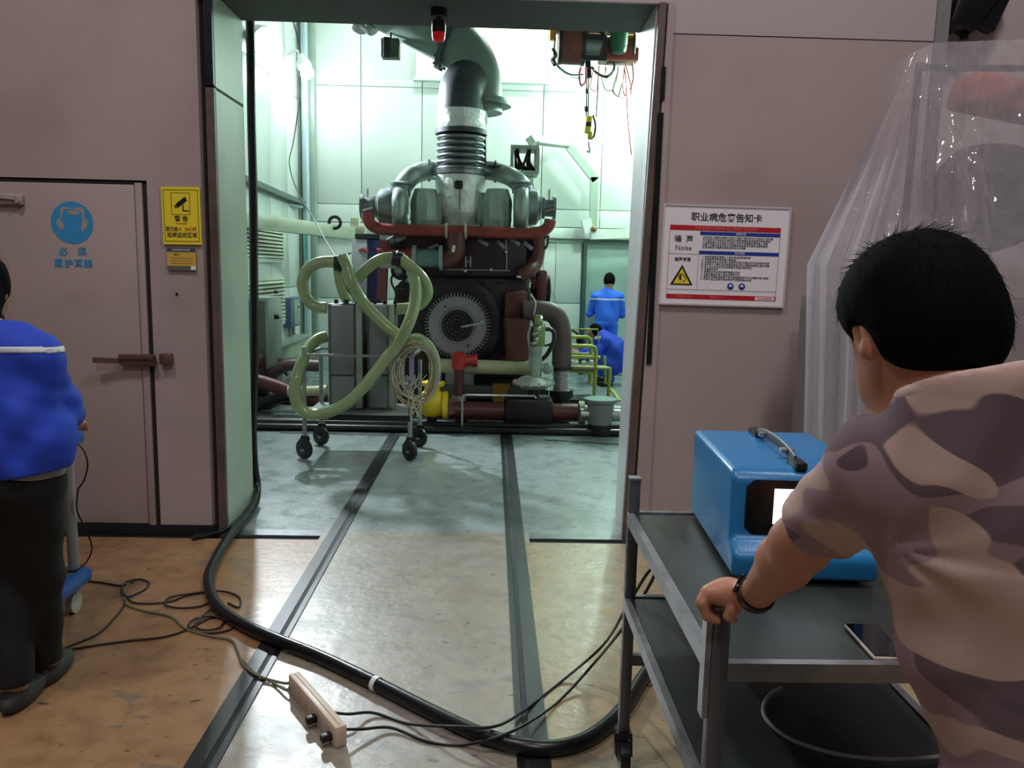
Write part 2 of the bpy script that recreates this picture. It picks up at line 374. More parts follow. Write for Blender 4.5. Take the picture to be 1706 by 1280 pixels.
# right jamb: bare steel reveal leaning a little, brown angle frame, dark slit
j = struct(MB().prism([(.845, YW+.03, .0), (.905, YW+.03, ZL), (.91, YR, ZL), (.885, YR, 0)], (.1, 0, 0)).build('wall_jamb_right', M_jambw))
MB().prism([(.835, YW-.015, .0), (.915, YW-.015, ZL), (.955, YW-.015, ZL), (.885, YW-.015, 0)], (0, .045, 0)).build('angle_frame', M_brown, j)
MB().prism([(.885, YW-.008, .0), (.955, YW-.008, ZL), (.965, YW-.008, ZL), (.90, YW-.008, 0)], (0, .04, 0)).build('slit', M_dark, j)
MB().prism([(.90, YW-.02, .0), (.965, YW-.02, ZL), (1.0, YW-.02, ZL), (.99, YW-.02, 0)], (0, .05, 0)).build('cover_strip', M_wall, j)
m = MB()
for z0, z1 in ((1.1, 2.55), (2.62, 2.8)): m.bb((.925+.02*(z0/3), YW-.03, z0), (.945+.022*(z1/3), YW-.012, z1))
m.build('door_seal', M_black, j)
M_gray0 = mat('grey_column_paint', (128, 126, 128), .5, var=.06)
# far part of the hall beyond the wall end
struct(MB().bb((2.5, YW-.02, .0), (2.575, YW+.25, ZT)).build('trim_8', M_gray0))
struct(MB().bb((2.56, 6.2, 0), (6.5, 6.4, ZT)).build('wall_hall_recess', mat('pale_pink_wall', (214, 196, 196), .5, var=.03)))

# --- test cell
struct(MB().bb((XLW-.3, YR, ZT), (XRW+.3, YB+.3, ZT+.2)).build('ceiling', M_ceil))
wb = struct(MB().bb((XLW-.3, YB, 0), (XRW+.3, YB+.3, ZT)).build('wall_back', M_cellb))
wcl = struct(MB().bb((XLW-.3, YR, 0), (XLW, YB, ZT)).build('wall_cell_left', M_cellb))
wcr = struct(MB().bb((XRW, YR, 0), (XRW+.3, YB, ZT)).build('wall_cell_right', M_cellb))
rows = [(0.0, 1.12), (1.13, 2.06), (2.30, 2.56), (2.57, 4.30), (4.31, 5.4), (5.41, 6.2)]
PANEL = {}
def panel(w_, h_, c, axis, par):
    k = (round(w_, 3), round(h_, 3), axis)
    if k not in PANEL:
        o = MB().box((0, 0, 0), (w_, .03, h_) if axis == 'y' else (.03, w_, h_), None, .004).build('panel', M_cellp); PANEL[k] = o.data
    else:
        o = bpy.data.objects.new('panel', PANEL[k]); COL.objects.link(o)
    o.location = c; setpar(o, par); o.location = c
WX0, WX1, WZ0, WZ1 = -1.13, .70, 4.50, 5.32      # back window
DX0, DX1, DZ = 1.47, 2.13, 2.05                   # back door
cols = [XLW+.02+.917*i for i in range(7)]
for z0, z1 in rows:
    for i in range(6):
        x0, x1 = cols[i], cols[i+1]-.012
        segs = [(x0, x1, z0, z1)]
        out = []
        for (a0, a1, b0, b1) in segs:
            if b0 < WZ1 and b1 > WZ0 and a0 < WX1+.08 and a1 > WX0-.08:
                if b0 < WZ0-.08: out.append((a0, a1, b0, WZ0-.08))
                if b1 > WZ1+.08: out.append((a0, a1, WZ1+.08, b1))
                if a0 < WX0-.08: out.append((a0, WX0-.08, max(b0, WZ0-.08), min(b1, WZ1+.08)))
                if a1 > WX1+.08: out.append((WX1+.08, a1, max(b0, WZ0-.08), min(b1, WZ1+.08)))
            elif b0 < DZ+.05 and a0 < DX1+.08 and a1 > DX0-.08:
                if a0 < DX0-.08: out.append((a0, DX0-.08, b0, b1))
                if a1 > DX1+.08: out.append((DX1+.08, a1, b0, b1))
            else: out.append((a0, a1, b0, b1))
        for (a0, a1, b0, b1) in out:
            if a1-a0 > .02 and b1-b0 > .02: panel(a1-a0, b1-b0, ((a0+a1)/2, YB-.015, (b0+b1)/2), 'y', wb)
for z0, z1 in [(0.0, 1.3), (1.31, 2.60), (2.61, 4.05), (4.06, 5.2), (5.21, 6.2)]:
    for i in range(8):
        y0 = YR+.05+.9*i; panel(.888, z1-z0, (XLW+.015, y0+.444, (z0+z1)/2), 'x', wcl)
        panel(.888, z1-z0, (XRW-.015, y0+.444, (z0+z1)/2), 'x', wcr)
# window in the back wall
wn = struct(MB().bb((WX0, YB-.05, WZ0), (WX1, YB-.01, WZ1)).build('window_1', mat('daylight_pane', (255, 250, 235), .4, var=.0, emit=(255, 240, 214), estr=1.3)))
m = MB()
m.bb((WX0-.07, YB-.09, WZ0-.07), (WX1+.07, YB-.0, WZ0)).bb((WX0-.07, YB-.09, WZ1), (WX1+.07, YB, WZ1+.07)).bb((WX0-.07, YB-.09, WZ0), (WX0, YB, WZ1)).bb((WX1, YB-.09, WZ0), (WX1+.07, YB, WZ1))
m.build('window_frame', M_white, wn)
MB().bb((WX0+.05, YB-.08, WZ0), (WX0+.12, YB-.04, WZ1)).build('mullion', M_white, wn)
MB().bb((WX0-.1, YB-.16, WZ0-.11), (WX1+.1, YB, WZ0-.075)).build('window_sill', M_cellp, wn)
# door in the back wall
M_door2 = mat('grey_green_door', (166, 192, 180), .4, var=.03)
d2 = struct(MB().bb((DX0, YB-.05, .01), (DX1, YB, DZ)).build('door_2', M_door2))
m = MB().bb((DX0-.055, YB-.08, 0), (DX0, YB, DZ+.055)).bb((DX1, YB-.08, 0), (DX1+.055, YB, DZ+.055)).bb((DX0, YB-.08, DZ), (DX1, YB, DZ+.055))
m.build('door_frame', mat('dark_green_frame', (70, 92, 84), .5, var=.05), d2)
MB().cyl((DX0+.10, YB-.05, 1.12), (DX0+.10, YB-.085, 1.12), .035).build('lock_plate', M_alu, d2)
MB().bar((DX0+.10, YB-.09, 1.12), (DX0+.2, YB-.1, 1.12), .02).build('door_handle', M_alu, d2)
# ledge channel along the back wall, its lower lip
struct(MB().bb((XLW, YB-.10, 2.12), (XRW, YB, 2.28), .01).build('trim_9', M_cellp))
struct(MB().bb((XLW, YB-.055, 2.06), (XRW, YB, 2.115)).build('trim_10', M_cellb))
# hall door
M_door = mat('hall_door_paint', (166, 150, 147), .5, var=.05, scale=1.5, dirt=(126, 104, 92), dirt_amt=.5, dscale=1.6, bump=.04, bscale=4)
d1 = struct(MB().bb((-2.845, YW-.005, .06), (-2.06, YW+.06, 2.075), .006).build('door_1', M_door))
MB().bb((-2.055, YW-.012, .05), (-2.015, YW+.05, 2.085), .004).build('edge_strip', M_door, d1)
m = MB().bb((-2.008, YW-.003, .05), (-1.99, YW+.05, 2.09)).bb((-2.86, YW-.003, 2.078), (-1.99, YW+.05, 2.09)).bb((-2.86, YW-.003, .05), (-2.848, YW+.05, 2.09))
m.build('door_gap', M_dark, d1)
M_latch = mat('rusty_latch_steel', (112, 84, 76), .4, .5, var=.2, scale=14, dirt=(70, 44, 34), dirt_amt=.6, dscale=9)
h0 = at(230, 600, YW-.03)
lt = MB().box(h0, (.2, .05, .07), None, .012).bar(h0+V(-.10, -.02, -.005), h0+V(-.24, -.045, .0), .018, .03).bar(h0+V(-.1, -.025, .02), h0+V(.1, -.025, .02), .02, .03, bev=.004).build('latch', M_latch, d1)
MB().box(at(277, 598, YW-.025), (.07, .05, .065), None, .008).build('keeper', M_latch, d1)
h1 = at(18, 332, YW-.02)
MB().box(h1+V(-.03, 0, 0), (.2, .03, .06), None, .008).bar(h1+V(-.2, -.02, .025), h1+V(.04, -.02, .005), .02, .02).cyl(h1+V(.05, -.02, -.01), h1+V(.05, -.03, -.01), .012).build('hinge', M_door, d1)
MB().cyl(at(295, 490, YW), at(295, 490, YW)+V(0, -.006, 0), .008).build('drill_hole', M_dark, wl)
# ================================================================== lamps of the test cell
M_lampw = mat('white_lamp_body', (232, 234, 236), .35, var=.03)
M_gray = mat('grey_enamel', (150, 156, 156), .4, .1, var=.06, scale=6)
M_greyg = mat('grey_green_enamel', (150, 166, 154), .4, .1, var=.06, scale=5, dirt=(110, 118, 106), dirt_amt=.4)
def lamp(p, wallx, label, watts, d=(0.25, -.25, -1), col=(226, 255, 240)):
    p = Vector(p); t = thing('wall_lamp', label, 'lamp', p, 'caged lamps on the cell walls'); d = Vector(d).normalized()
    s = 1 if wallx > p.x else -1
    MB().lathe([(.02, -.20), (.05, -.19), (.055, -.13), (.085, -.10), (.10, -.04), (.095, .0)], p, d, 18).build('housing', M_lampw, t)
    e = mat('lamp_glow_%d' % int(watts), (255, 255, 255), .4, var=0, emit=col, estr=watts/(pi*.09))
    MB().lathe([(.075, .0), (.082, .05), (.07, .12), (.03, .155), (.002, .16)], p, d, 18).build('bulb_glass', e, t)
    x = d.orthogonal().normalized(); y = d.cross(x); m = MB()
    for i in range(4):
        q = x*cos(pi*i/2) + y*sin(pi*i/2)
        m.tube([p+q*.1, p+q*.105+d*.08, p+q*.07+d*.16, p+d*.19], .005, 5, 3)
    m.torus(p+d*.09, d, .1, .005, 16, 5); m.build('cage', M_alu, t)
    w0 = Vector((wallx, p.y, p.z+.10))
    MB().tube([p-d*.19, p-d*.24+V(s*.03, 0, .02), p-d*.2+V(s*.12, 0, .03), w0], .018, 8, 5).build('arm', M_lampw, t)
    MB().cyl(w0+V(-s*.03, 0, 0), w0, .06).build('wall_plate', M_lampw, t)
    return t
fp = at(431, 64, 9.8); fd = V(.75, -.60, -.42).normalized()
t = thing('floodlight', 'blinding white floodlight above the black hose at the doorway', 'lamp', fp)
MB().lathe([(.03, -.20), (.07, -.19), (.09, -.10), (.15, -.02), (.17, .14), (.16, .14), (.14, .0)], fp, fd, 24, False).build('housing', M_lampw, t)
MB().lathe([(.13, -.012), (.13, .0), (.002, .001)], fp, fd, 28).build('lamp_lens', mat('flood_glow', (255, 255, 255), .4, var=0, emit=(236, 248, 255), estr=2500), t)
MB().tube([fp-fd*.19, fp-fd*.26+V(-.03, 0, .03), V(XLW+.03, fp.y+.12, fp.z+.14)], .02, 8, 4).build('arm', M_lampw, t)
lamp(at(508, 112, 11.6), XLW+.03, 'white caged lamp hanging tilted beside the blinding lamp', 62, (.45, -.35, -1), (236, 250, 255))
lamp((2.25, 9.8, 4.25), XRW-.03, 'wall lamp on the right cell wall hidden behind the door jamb, nearer one', 220, (-.2, 0, -1), (196, 255, 226))
lamp((2.25, 11.7, 4.3), XRW-.03, 'wall lamp on the right cell wall hidden behind the door jamb, farther one', 240, (-.2, 0, -1), (220, 255, 240))
for x, lb in ((-1.3, 'unseen long ceiling light added to brighten the left half of the test cell'), (1.0, 'unseen long ceiling light added to brighten the right half of the test cell')):  # unseen glowing panels, added to brighten the back wall
    t = thing('added_ceiling_light', lb, 'lamp', (x, 11.2, ZT), 'ceiling lights added to brighten the test cell')
    MB().bb((x-.65, 11.05, ZT-.10), (x+.65, 11.35, ZT), .01).build('housing', M_lampw, t)
    MB().bb((x-.6, 11.08, ZT-.112), (x+.6, 11.32, ZT-.10)).build('diffuser', mat('added_ceiling_glow', (255, 255, 255), .4, var=0, emit=(238, 252, 250), estr=56), t)
# thin wire beside the lamp, running down to the hose cart
o = MB().tube([at(484, 22, 11.6), at(497, 70, 11.6), at(502, 135, 11.6), at(490, 230, 11.2), at(482, 272, 10.8), at(496, 320, 10.2), at(520, 360, 9.6), at(545, 405, 8.8), at(565, 438, 7.6)], .008, 6, 4).build('signal_wire', M_blackm)
tag(o, 'thin dark wire sagging from the lamp down to the hose cart', 'wire')
# red beacon under the lintel
b = at(731, 44, 4.98); t = thing('warning_beacon', 'black siren with a red lens hanging from the doorway lintel', 'beacon', b)
z0 = ZL
MB().cyl((b.x, b.y, z0), (b.x, b.y, z0-.045), .05, .05, 16).cyl((b.x, b.y, z0-.04), (b.x, b.y, b.z+.03), .014).build('mount', M_blackm, t)
MB().lathe([(.03, .035), (.04, .03), (.042, -.03), (.04, -.036)], (b.x, b.y, b.z), (0, 0, 1), 18).build('body', M_blackm, t)
MB().lathe([(.04, -.037), (.039, -.06), (.032, -.082), (.01, -.09)], (b.x, b.y, b.z), (0, 0, 1), 18).build('lens', mat('red_lens', (205, 30, 42), .2, var=.05, emit=(225, 30, 40), estr=.12), t)
# dark camera / speaker box under the duct
p = at(651, 82, 9.3); t = thing('junction_box', 'small dark green box hung under the exhaust duct near the window', 'box', p)
MB().box(p, (.2, .16, .2), None, .012).build('housing', mat('dark_green_box', (62, 78, 64), .5, var=.08), t)
MB().box(p+V(-.035, -.085, 0), (.07, .02, .21), None, .006).build('cover', M_blackm, t)
MB().cyl(p+V(0, 0, .1), p+V(0, 0, .45), .012).build('bracket', M_darksteel, t)
m = MB(); q = at(610, 53, 9.1); t = thing('spotlight', 'bright metal clamp lamp at the lower rim of the exhaust duct', 'lamp', q)
MB().lathe([(.03, 0), (.06, .05), (.07, .12), (.06, .15)], q, (-.75, -.2, .35), 14).build('housing', M_alu, t)
MB().tube([at(588, 35, 9.1), at(560, 28, 9.1), at(528, 22, 9.1), at(500, 6, 9.1)], .012, 6, 3).build('stay_rod', M_alu, t)

# ================================================================== exhaust duct
M_duct = mat('grey_duct_paint', (104, 120, 112), .42, .25, var=.1, scale=2.5, dirt=(70, 78, 70), dirt_amt=.5)
M_ductd = mat('soot_dark_duct', (58, 64, 68), .5, .3, var=.12, scale=4)
M_foil = mat('silver_foil_wrap', (214, 220, 216), .3, .45, var=.12, scale=8, bump=1.0, bscale=14)
M_bell = mat('steel_bellows', (128, 132, 136), .28, .8, var=.1, scale=9)
YE = 9.35
ex = thing('exhaust_duct', 'large grey exhaust duct with steel bellows coming down onto the engine', 'duct', at(768, 300, YE))
R1 = .285
path = [at(440, -98, YE+.1), at(560, -34, YE+.1), at(650, 14, YE+.05), at(746, 65, YE)]
MB().tube(path, R1*.93, 28).build('duct_pipe', M_duct, ex)
d0 = (path[-1]-path[-2]).normalized()
elb = [path[-1], at(772, 84, YE), at(790, 110, YE), at(798, 142, YE), at(800, 190, YE)]
MB().lathe([(R1*.8, -.07), (R1*1.25, -.07), (R1*1.25, .05), (R1*.9, .07)], at(630, 4, YE+.06), path[-1]-path[-2], 28).build('end_flange', M_ductd, ex)
MB().tube(elb, lambda t: R1*(.93-.05*t), 28, 6).build('elbow', M_duct, ex)
m = MB(); m.lathe([(R1*.9, -.03), (R1*1.06, -.03), (R1*1.06, .03), (R1*.9, .03)], at(748, 73, YE), d0, 28)
for i in range(14):
    x = d0.orthogonal().normalized(); y = d0.cross(x); c = at(748, 73, YE)+(x*cos(2*pi*i/14)+y*sin(2*pi*i/14))*R1*1.0
    m.cyl(c-d0*.05, c+d0*.05, .016, n=6)
m.build('flange', M_ductd, ex)
f2 = at(803, 172, YE); MB().lathe([(.2, -.035), (.33, -.035), (.33, .0), (.31, .0), (.31, .035), (.2, .035)], f2, (0, 0, 1), 28).build('flange', M_duct, ex)
# front knee dropping to the bellows
k0 = at(786, 205, YE); MB().tube([at(793, 150, YE+.1), at(780, 138, YE-.1), at(770, 150, YE-.22), at(768, 175, YE-.26), at(768, 192, YE-.26)], lambda t: .25+.0*t, 24, 5).build('knee', M_ductd, ex)
yb = YE-.26
def zt(py): return at(768, py, yb).z
cx = at(768, 250, yb).x
MB().lathe([(.245, 0), (.26, .02), (.265, .1), (.255, .17), (.27, .23)], (cx, yb, zt(222)), (0, 0, 1), 28).build('foil_sleeve', M_foil, ex)
MB().prism([at(800, 150, yb+.1), at(812, 175, yb+.1), at(812, 205, yb+.1), at(800, 232, yb+.05), at(792, 220, yb)], (0, .12, 0)).build('foil_flap', M_foil, ex)
MB().lathe([(.2, -.02), (.285, -.02), (.285, .03), (.2, .03)], (cx, yb, zt(222)), (0, 0, 1), 28).build('flange', M_ductd, ex)
prof = []; n = 6; z0, z1 = zt(288), zt(226)
for i in range(n*8+1):
    a = i/(n*8); prof.append((.235+.035*abs(sin(pi*n*a))**.8, (z1-z0)*a))
MB().lathe(prof, (cx, yb, z0), (0, 0, 1), 28).build('bellows', M_bell, ex)
MB().lathe([(.2, -.03), (.285, -.03), (.285, .015), (.2, .015)], (cx, yb, z0), (0, 0, 1), 28).build('flange', M_bell, ex)
MB().cyl(at(808, 220, yb), at(808, 300, yb), .014, n=8).cyl(at(808, 288, yb), at(808, 293, yb), .05, n=8).build('tie_rod', M_darksteel, ex)

# ================================================================== fixtures of the left cell wall
M_slat = mat('louvre_slat', (214, 222, 200), .4, var=.04)
def louvre(px0, py0, px1, py1, label, n):
    a = onx(px0, py0, XLW+.04); b = onx(px1, py1, XLW+.04)
    zt_ = onx((px0+px1)/2, py0, XLW+.04).z; zb_ = onx((px0+px1)/2, py1, XLW+.04).z
    y0, y1 = min(a.y, b.y), max(a.y, b.y); t = thing('louvre', label, 'louvre', (XLW+.03, (y0+y1)/2, zb_), 'louvres in the left cell wall')
    MB().bb((XLW+.028, y0, zb_), (XLW+.036, y1, zt_)).build('backing', M_dark, t)
    m = MB().bb((XLW+.03, y0-.05, zb_-.05), (XLW+.06, y1+.05, zb_)).bb((XLW+.03, y0-.05, zt_), (XLW+.06, y1+.05, zt_+.05)).bb((XLW+.03, y0-.05, zb_), (XLW+.06, y0, zt_)).bb((XLW+.03, y1, zb_), (XLW+.06, y1+.05, zt_))
    m.build('frame', M_slat, t); R = Matrix.Rotation(radians(38), 3, 'Y'); me = None; hh = (zt_-zb_)/n
    for i in range(n):
        if me is None:
            o = MB().box((0, 0, 0), (hh*.95, y1-y0, .012), R).build('slat', M_slat); me = o.data
        else: o = bpy.data.objects.new('slat', me); COL.objects.link(o)
        setpar(o, t); o.location = (XLW+.06, (y0+y1)/2, zb_+hh*(i+.5))
louvre(405, 374, 470, 430, 'pale green slatted louvre just under the beam on the left cell wall', 9)
louvre(405, 468, 472, 542, 'pale green slatted louvre behind the control cabinet, lower of the two', 11)
# vertical conduit in the corner, dark post behind it
c0 = at(514, 600, YB-.25); o = MB().cyl((c0.x, c0.y, 0), (c0.x, c0.y, 5.9), .055, n=14).build('conduit', mat('blue_grey_conduit', (168, 186, 192), .35, .1, var=.04))
tag(o, 'tall pale blue grey pipe standing in the far left corner', 'pipe')
c1 = at(520, 600, YB-.1); o = MB().bb((c1.x-.03, YB-.16, 0), (c1.x+.10, YB-.031, 5.9), .01).build('corner_post', M_greyg); tag(o, 'dull green square post right of the corner pipe', 'post')
# steel angle along the left wall and the beam crossing below it
a0 = onx(405, 296, XLW+.12); a1 = onx(508, 340, XLW+.12)
t = thing('wall_bracket_rail', 'dark grey steel angle sloping along the left cell wall', 'rail', a0)
MB().bar(a0, a1, .06, .06).bar(a0+V(-.05, 0, .03), a1+V(-.05, 0, .03), .07, .02).build('angle', mat('grey_green_steel', (96, 110, 108), .45, .3, var=.1), t)
MB().bar(a1+V(-.1, -.3, -.02), a1+V(.02, -.25, -.06), .05, .03).bar(a1+V(-.1, -.6, -.05), a1+V(.03, -.3, -.07), .03, .03).build('bracket', M_gray, t)
b0 = at(400, 364, 9.3); b1 = at(600, 390, 11.4)
t = thing('cable_beam', 'cream steel channel beam crossing in front of the corner pipe', 'beam', b0)
MB().bar(b0, b1, .09, .15, bev=.008).build('channel', mat('cream_grey_beam', (178, 184, 164), .45, .1, var=.06, dirt=(140, 136, 116), dirt_amt=.5), t)
MB().bar(b0-V(0, 0, .085), b1-V(0, 0, .085), .14, .02).build('lower_flange', M_greyg, t)
bc = b0.lerp(b1, .72); MB().torus(bc+V(.05, -.02, .1), (0, 1, 0), .075, .022, 18, 8, 0, 2*pi).build('pipe_clamp', M_blackm, t)
bc = b0.lerp(b1, .95); MB().box(bc+V(0, 0, .14), (.12, .1, .16), None, .02).box(bc+V(.05, 0, .05), (.2, .14, .12), None, .03).build('valve_block', mat('cream_valve', (196, 192, 170), .4, var=.05), t)
# control cabinet and boxes against the left wall
p0 = fl(455, 640); cab = thing('control_cabinet', 'grey green floor cabinet with a round knob before the lower louvre', 'cabinet', (-2.55, 9.2, 0))
ca = at(455, 495, 9.2); zt_c = ca.z
MB().bb((-2.90, 9.0, .08), (ca.x, 9.55, zt_c), .01).build('body', M_greyg, cab)
MB().bb((-2.90, 8.985, .12), (at(441, 500, 9.0).x, 9.0, zt_c-.04)).build('door', mat('dark_cabinet_door', (92, 104, 98), .5, var=.06), cab)
MB().bb((-2.90, 9.0, 0), (ca.x, 9.5, .08)).build('plinth', M_dark, cab)
MB().cyl((ca.x, 9.25, 1.32), (ca.x+.035, 9.25, 1.32), .02).build('lock', M_blackm, cab)
MB().cyl((ca.x, 9.25, 1.04), (ca.x+.04, 9.25, 1.04), .03).bar((ca.x+.045, 9.22, 1.04), (ca.x+.045, 9.3, 1.02), .014).build('knob', M_blackm, cab)
e0 = onx(488, 520, XLW+.1); t = thing('switch_box', 'small blue grey switch box on the left wall beside the corner pipe', 'switch box', e0)
MB().box(e0+V(-.02, 0, 0), (.12, .55, .42), None, .015).build('body', mat('blue_grey_box', (92, 104, 138), .45, var=.06), t)
MB().box(e0+V(.045, .05, .0), (.012, .36, .36), None, .004).cyl(e0+V(.05, .1, .08), e0+V(.08, .1, .08), .02).build('door', M_greyg, t)
MB().cyl(e0+V(-.02, -.1, -.2), e0+V(-.02, -.1, -.55), .025, n=8).cyl(e0+V(-.02, .1, -.2), e0+V(-.02, .1, -.55), .025, n=8).build('conduit', M_gray, t)
l0 = onx(456, 596, XLW+.2); l1 = onx(508, 571, XLW+.2)
t = thing('wall_ledge', 'low pale green boxed ledge at the foot of the left wall', 'ledge', l0)
MB().bar(l0+V(-.06, -.4, 0), l1+V(-.06, 0, 0), .2, .22).bar(l0+V(.02, -.4, -.16), l1+V(.02, 0, -.16), .26, .08).build('casing', mat('ledge_green', (168, 186, 160), .5, var=.06), t)
MB().bar(l0+V(-.01, -.4, .12), l1+V(-.01, 0, .12), .25, .02).build('top_plate', M_greyg, t)
# small teal label on the corner pipe
p = at(510, 412, YB-.31); o = MB().bb((p.x-.02, p.y-.004, p.z-.18), (p.x+.025, p.y+.004, p.z+.18)).build('pipe_marker', mat('teal_marker', (70, 160, 150), .5, var=.1)); tag(o, 'narrow teal vertical label stuck on the corner pipe', 'label')

# ================================================================== right part of the cell: trunking, cable box, hoist
M_tr = mat('trunking_grey_green', (158, 174, 158), .4, .05, var=.05)
YT = 12.3
t = thing('cable_trunking', 'grey green square trunking bending down the back wall to the ledge', 'trunking', at(988, 380, YT))
P = [at(884, 234, 10.6), at(892, 233, 10.9), at(945, 240, YT), at(990, 298, YT), at(988, 384, YT)]
m = MB(); w_ = .115
for i in range(4):
    d = (P[i+1]-P[i]).normalized(); m.bar(P[i]-d*.02, P[i+1]+d*.03, w_ if i > 1 else .1, .1, up=(0, 1, 0))
m.build('trunk', M_tr, t)
MB().bar(P[4]+V(-.12, -.02, .16), P[4]+V(-.06, -.02, -.04), .14, .14).bar(P[4]+V(-.04, -.02, -.07), at(1075, 388, YT), .14, .14, up=(0, 1, 0)).build('white_trunk', mat('white_trunking', (226, 230, 222), .4, var=.03), t)
MB().sph(P[4]+V(.0, -.1, .02), .05).build('gland', mat('brass_gland', (140, 120, 80), .4, .5), t)
# open cable box
YC = 9.2; q0 = at(851, 241, YC); q1 = at(897, 290, YC); D = .42
t = thing('cable_box', 'open grey green metal box full of black cables above the engine', 'box', (q0.x, YC, q1.z))
x0, x1, za, zb = q0.x, q1.x, q1.z, q0.z; s = .035
m = MB().bb((x0, YC, zb-s), (x1, YC+D, zb)).bb((x0, YC, za), (x1, YC+D, za+s)).bb((x0, YC, za+s), (x0+s, YC+D, zb-s)).bb((x1-s, YC, za+s), (x1, YC+D, zb-s))
m.build('casing', M_tr, t)
MB().bb((x1-.002, YC+.03, za+.02), (x1+.01, YC+D-.02, zb-.02)).build('side_plate', M_tr, t)
m = MB(); rnd = random.Random(3)
for i in range(9):
    a = V(x0+.06+rnd.random()*.03, YC+.1+.03*i, zb-s); b_ = V(x0+.06+.22*rnd.random(), YC+.1+.03*i, za+s); m.tube([a, a.lerp(b_, .5)+V(-.02, 0, -.02), b_], .012, 5, 4)
for i in range(12):
    a = V(x0+.19+rnd.random()*.04, YC+.08+.025*i, zb-s); b_ = V(x0+.2+.13*(rnd.random()), YC+.1+.03*i, za+s); m.tube([a, V(a.x, a.y, (za+zb)/2), b_], .010, 5, 4)
m.tube([V(x0+.05, YC+.05, zb-.06), V(x0+.07, YC+.05, (za+zb)/2-.04), V(x0+.13, YC+.05, (za+zb)/2-.09), V(x0+.19, YC+.05, zb-.08)], .014, 6, 5)
m.build('cables', M_blackm, t)
m = MB()
for i in range(11):
    xx = x0+.06+.02*i; a = V(xx, YC+.15+.02*(i % 3), za); L_ = .35+.25*rnd.random()
    m.tube([a, a+V(rnd.uniform(-.02, .02), 0, -L_*.5), a+V(rnd.uniform(-.05, .03), 0, -L_)], .0065, 5, 3)
m.build('hanging_wires', mat('grey_wire', (96, 104, 100), .5, var=.1), t)
# thin cables hanging on the back wall
for pts in ([(886, 300), (902, 360), (905, 440), (898, 520)], [(926, 400), (925, 470), (918, 530)], [(905, 478), (922, 490), (925, 505), (912, 520)]):
    o = MB().tube([at(x, y, 10.9) for x, y in pts], .006, 5, 5).build('hanging_cable', mat('pale_cable', (150, 160, 152), .5, var=.05))
    tag(o, {886: 'long thin cable dropping from the cable box toward the engine side', 926: 'thin straight cable in front of the pale back wall right of the engine', 905: 'thin cable bowing in a small loop right of the engine'}[pts[0][0]], 'cable')
# hoist
YH = 9.6; M_hr = mat('hoist_red_brown', (112, 62, 50), .45, .2, var=.18, scale=7, dirt=(60, 40, 34), dirt_amt=.6, dscale=4)
h = thing('electric_hoist', 'red brown electric hoist with drum, cables and a hook block', 'hoist', at(985, 110, YH))
a, b = at(934, 76, YH), at(1056, 82, YH)
MB().cyl(a, at(970, 78, YH), .2, n=24).build('motor', M_hr, h)
MB().cyl(at(1010, 85, YH), b, .15, n=24).build('brake_drum', M_hr, h)
MB().cyl(a+V(-.03, 0, 0), a+V(.01, 0, 0), .205, n=24).build('end_ring', M_blackm, h)
MB().cyl(at(968, 78, YH), at(973, 78, YH), .21, n=24).build('end_ring', M_blackm, h)
MB().cyl(at(970, 79, YH), at(1010, 81, YH), .13, n=24).build('rope_drum', mat('grey_rope_drum', (128, 140, 142), .4, .5, var=.15, scale=30, stretch=(6, 1, 1)), h)
m = MB().bar(at(970, 60, YH-.15), at(1010, 62, YH-.15), .03, .05).bar(at(970, 96, YH-.15), at(1010, 98, YH-.15), .03, .05).bar(at(971, 60, YH-.15), at(971, 97, YH-.15), .04).bar(at(1008, 60, YH-.15), at(1008, 97, YH-.15), .04)
m.build('drum_guard', M_blackm, h)
MB().box(at(1030, 94, YH), (.44, .3, .14), None, .02).build('gear_case', mat('hoist_red', (140, 58, 52), .45, .1, var=.15), h)
MB().box(at(962, 45, YH), (.3, .3, .16), None, .02).box(at(990, 42, YH+.1), (.9, .1, .2)).build('trolley', mat('orange_brown', (150, 84, 44), .5, .1, var=.15), h)
MB().lathe([(.02, -.16), (.08, -.14), (.1, -.05), (.1, .06), (.08, .11), (.02, .12)], at(1031, 66, YH-.22), (0, 0, 1), 16).build('green_cover', mat('green_cover', (38, 96, 66), .45, var=.1), h)
MB().box(at(921, 58, YH), (.07, .08, .12), None, .01).build('limit_switch', mat('amber_box', (226, 150, 40), .4, var=.05), h)
MB().bar(at(979, 100, YH), at(981, 130, YH), .06, .06).build('rope_guide', M_blackm, h)
m = MB()
for k, dx in enumerate((-1.5, 1.5)):
    m.tube([at(979+dx, 128, YH), at(979+dx, 160, YH), at(978+dx, 200, YH)], .008, 6)
m.cyl(at(978, 148, YH), at(978, 156, YH), .02).cyl(at(977, 178, YH), at(977, 186, YH), .03)
m.tube([at(998, 110, YH), at(996, 150, YH), at(993, 195, YH)], .008, 6); m.build('rope', M_darksteel, h)
hb = MB().box(at(980, 208, YH), (.075, .09, .2), Matrix.Rotation(radians(6), 3, 'Y'), .02).box(at(983, 226, YH), (.055, .08, .09), None, .015).build('hook_block', mat('yellow_hook_block', (206, 186, 70), .4, var=.12), h)
MB().box(at(980, 208, YH)+V(0, -.047, 0), (.06, .006, .05)).build('black_label', M_blackm, hb)
MB().tube([at(985, 232, YH), at(990, 225, YH), at(992, 208, YH), at(988, 192, YH)], .013, 8, 5).build('safety_arm', M_darksteel, hb)
MB().tube([at(981, 236, YH), at(981, 243, YH), at(983, 249, YH), at(981, 254, YH), at(978, 250, YH)], .012, 8, 5).build('hook', M_alu, hb)
rnd = random.Random(5)
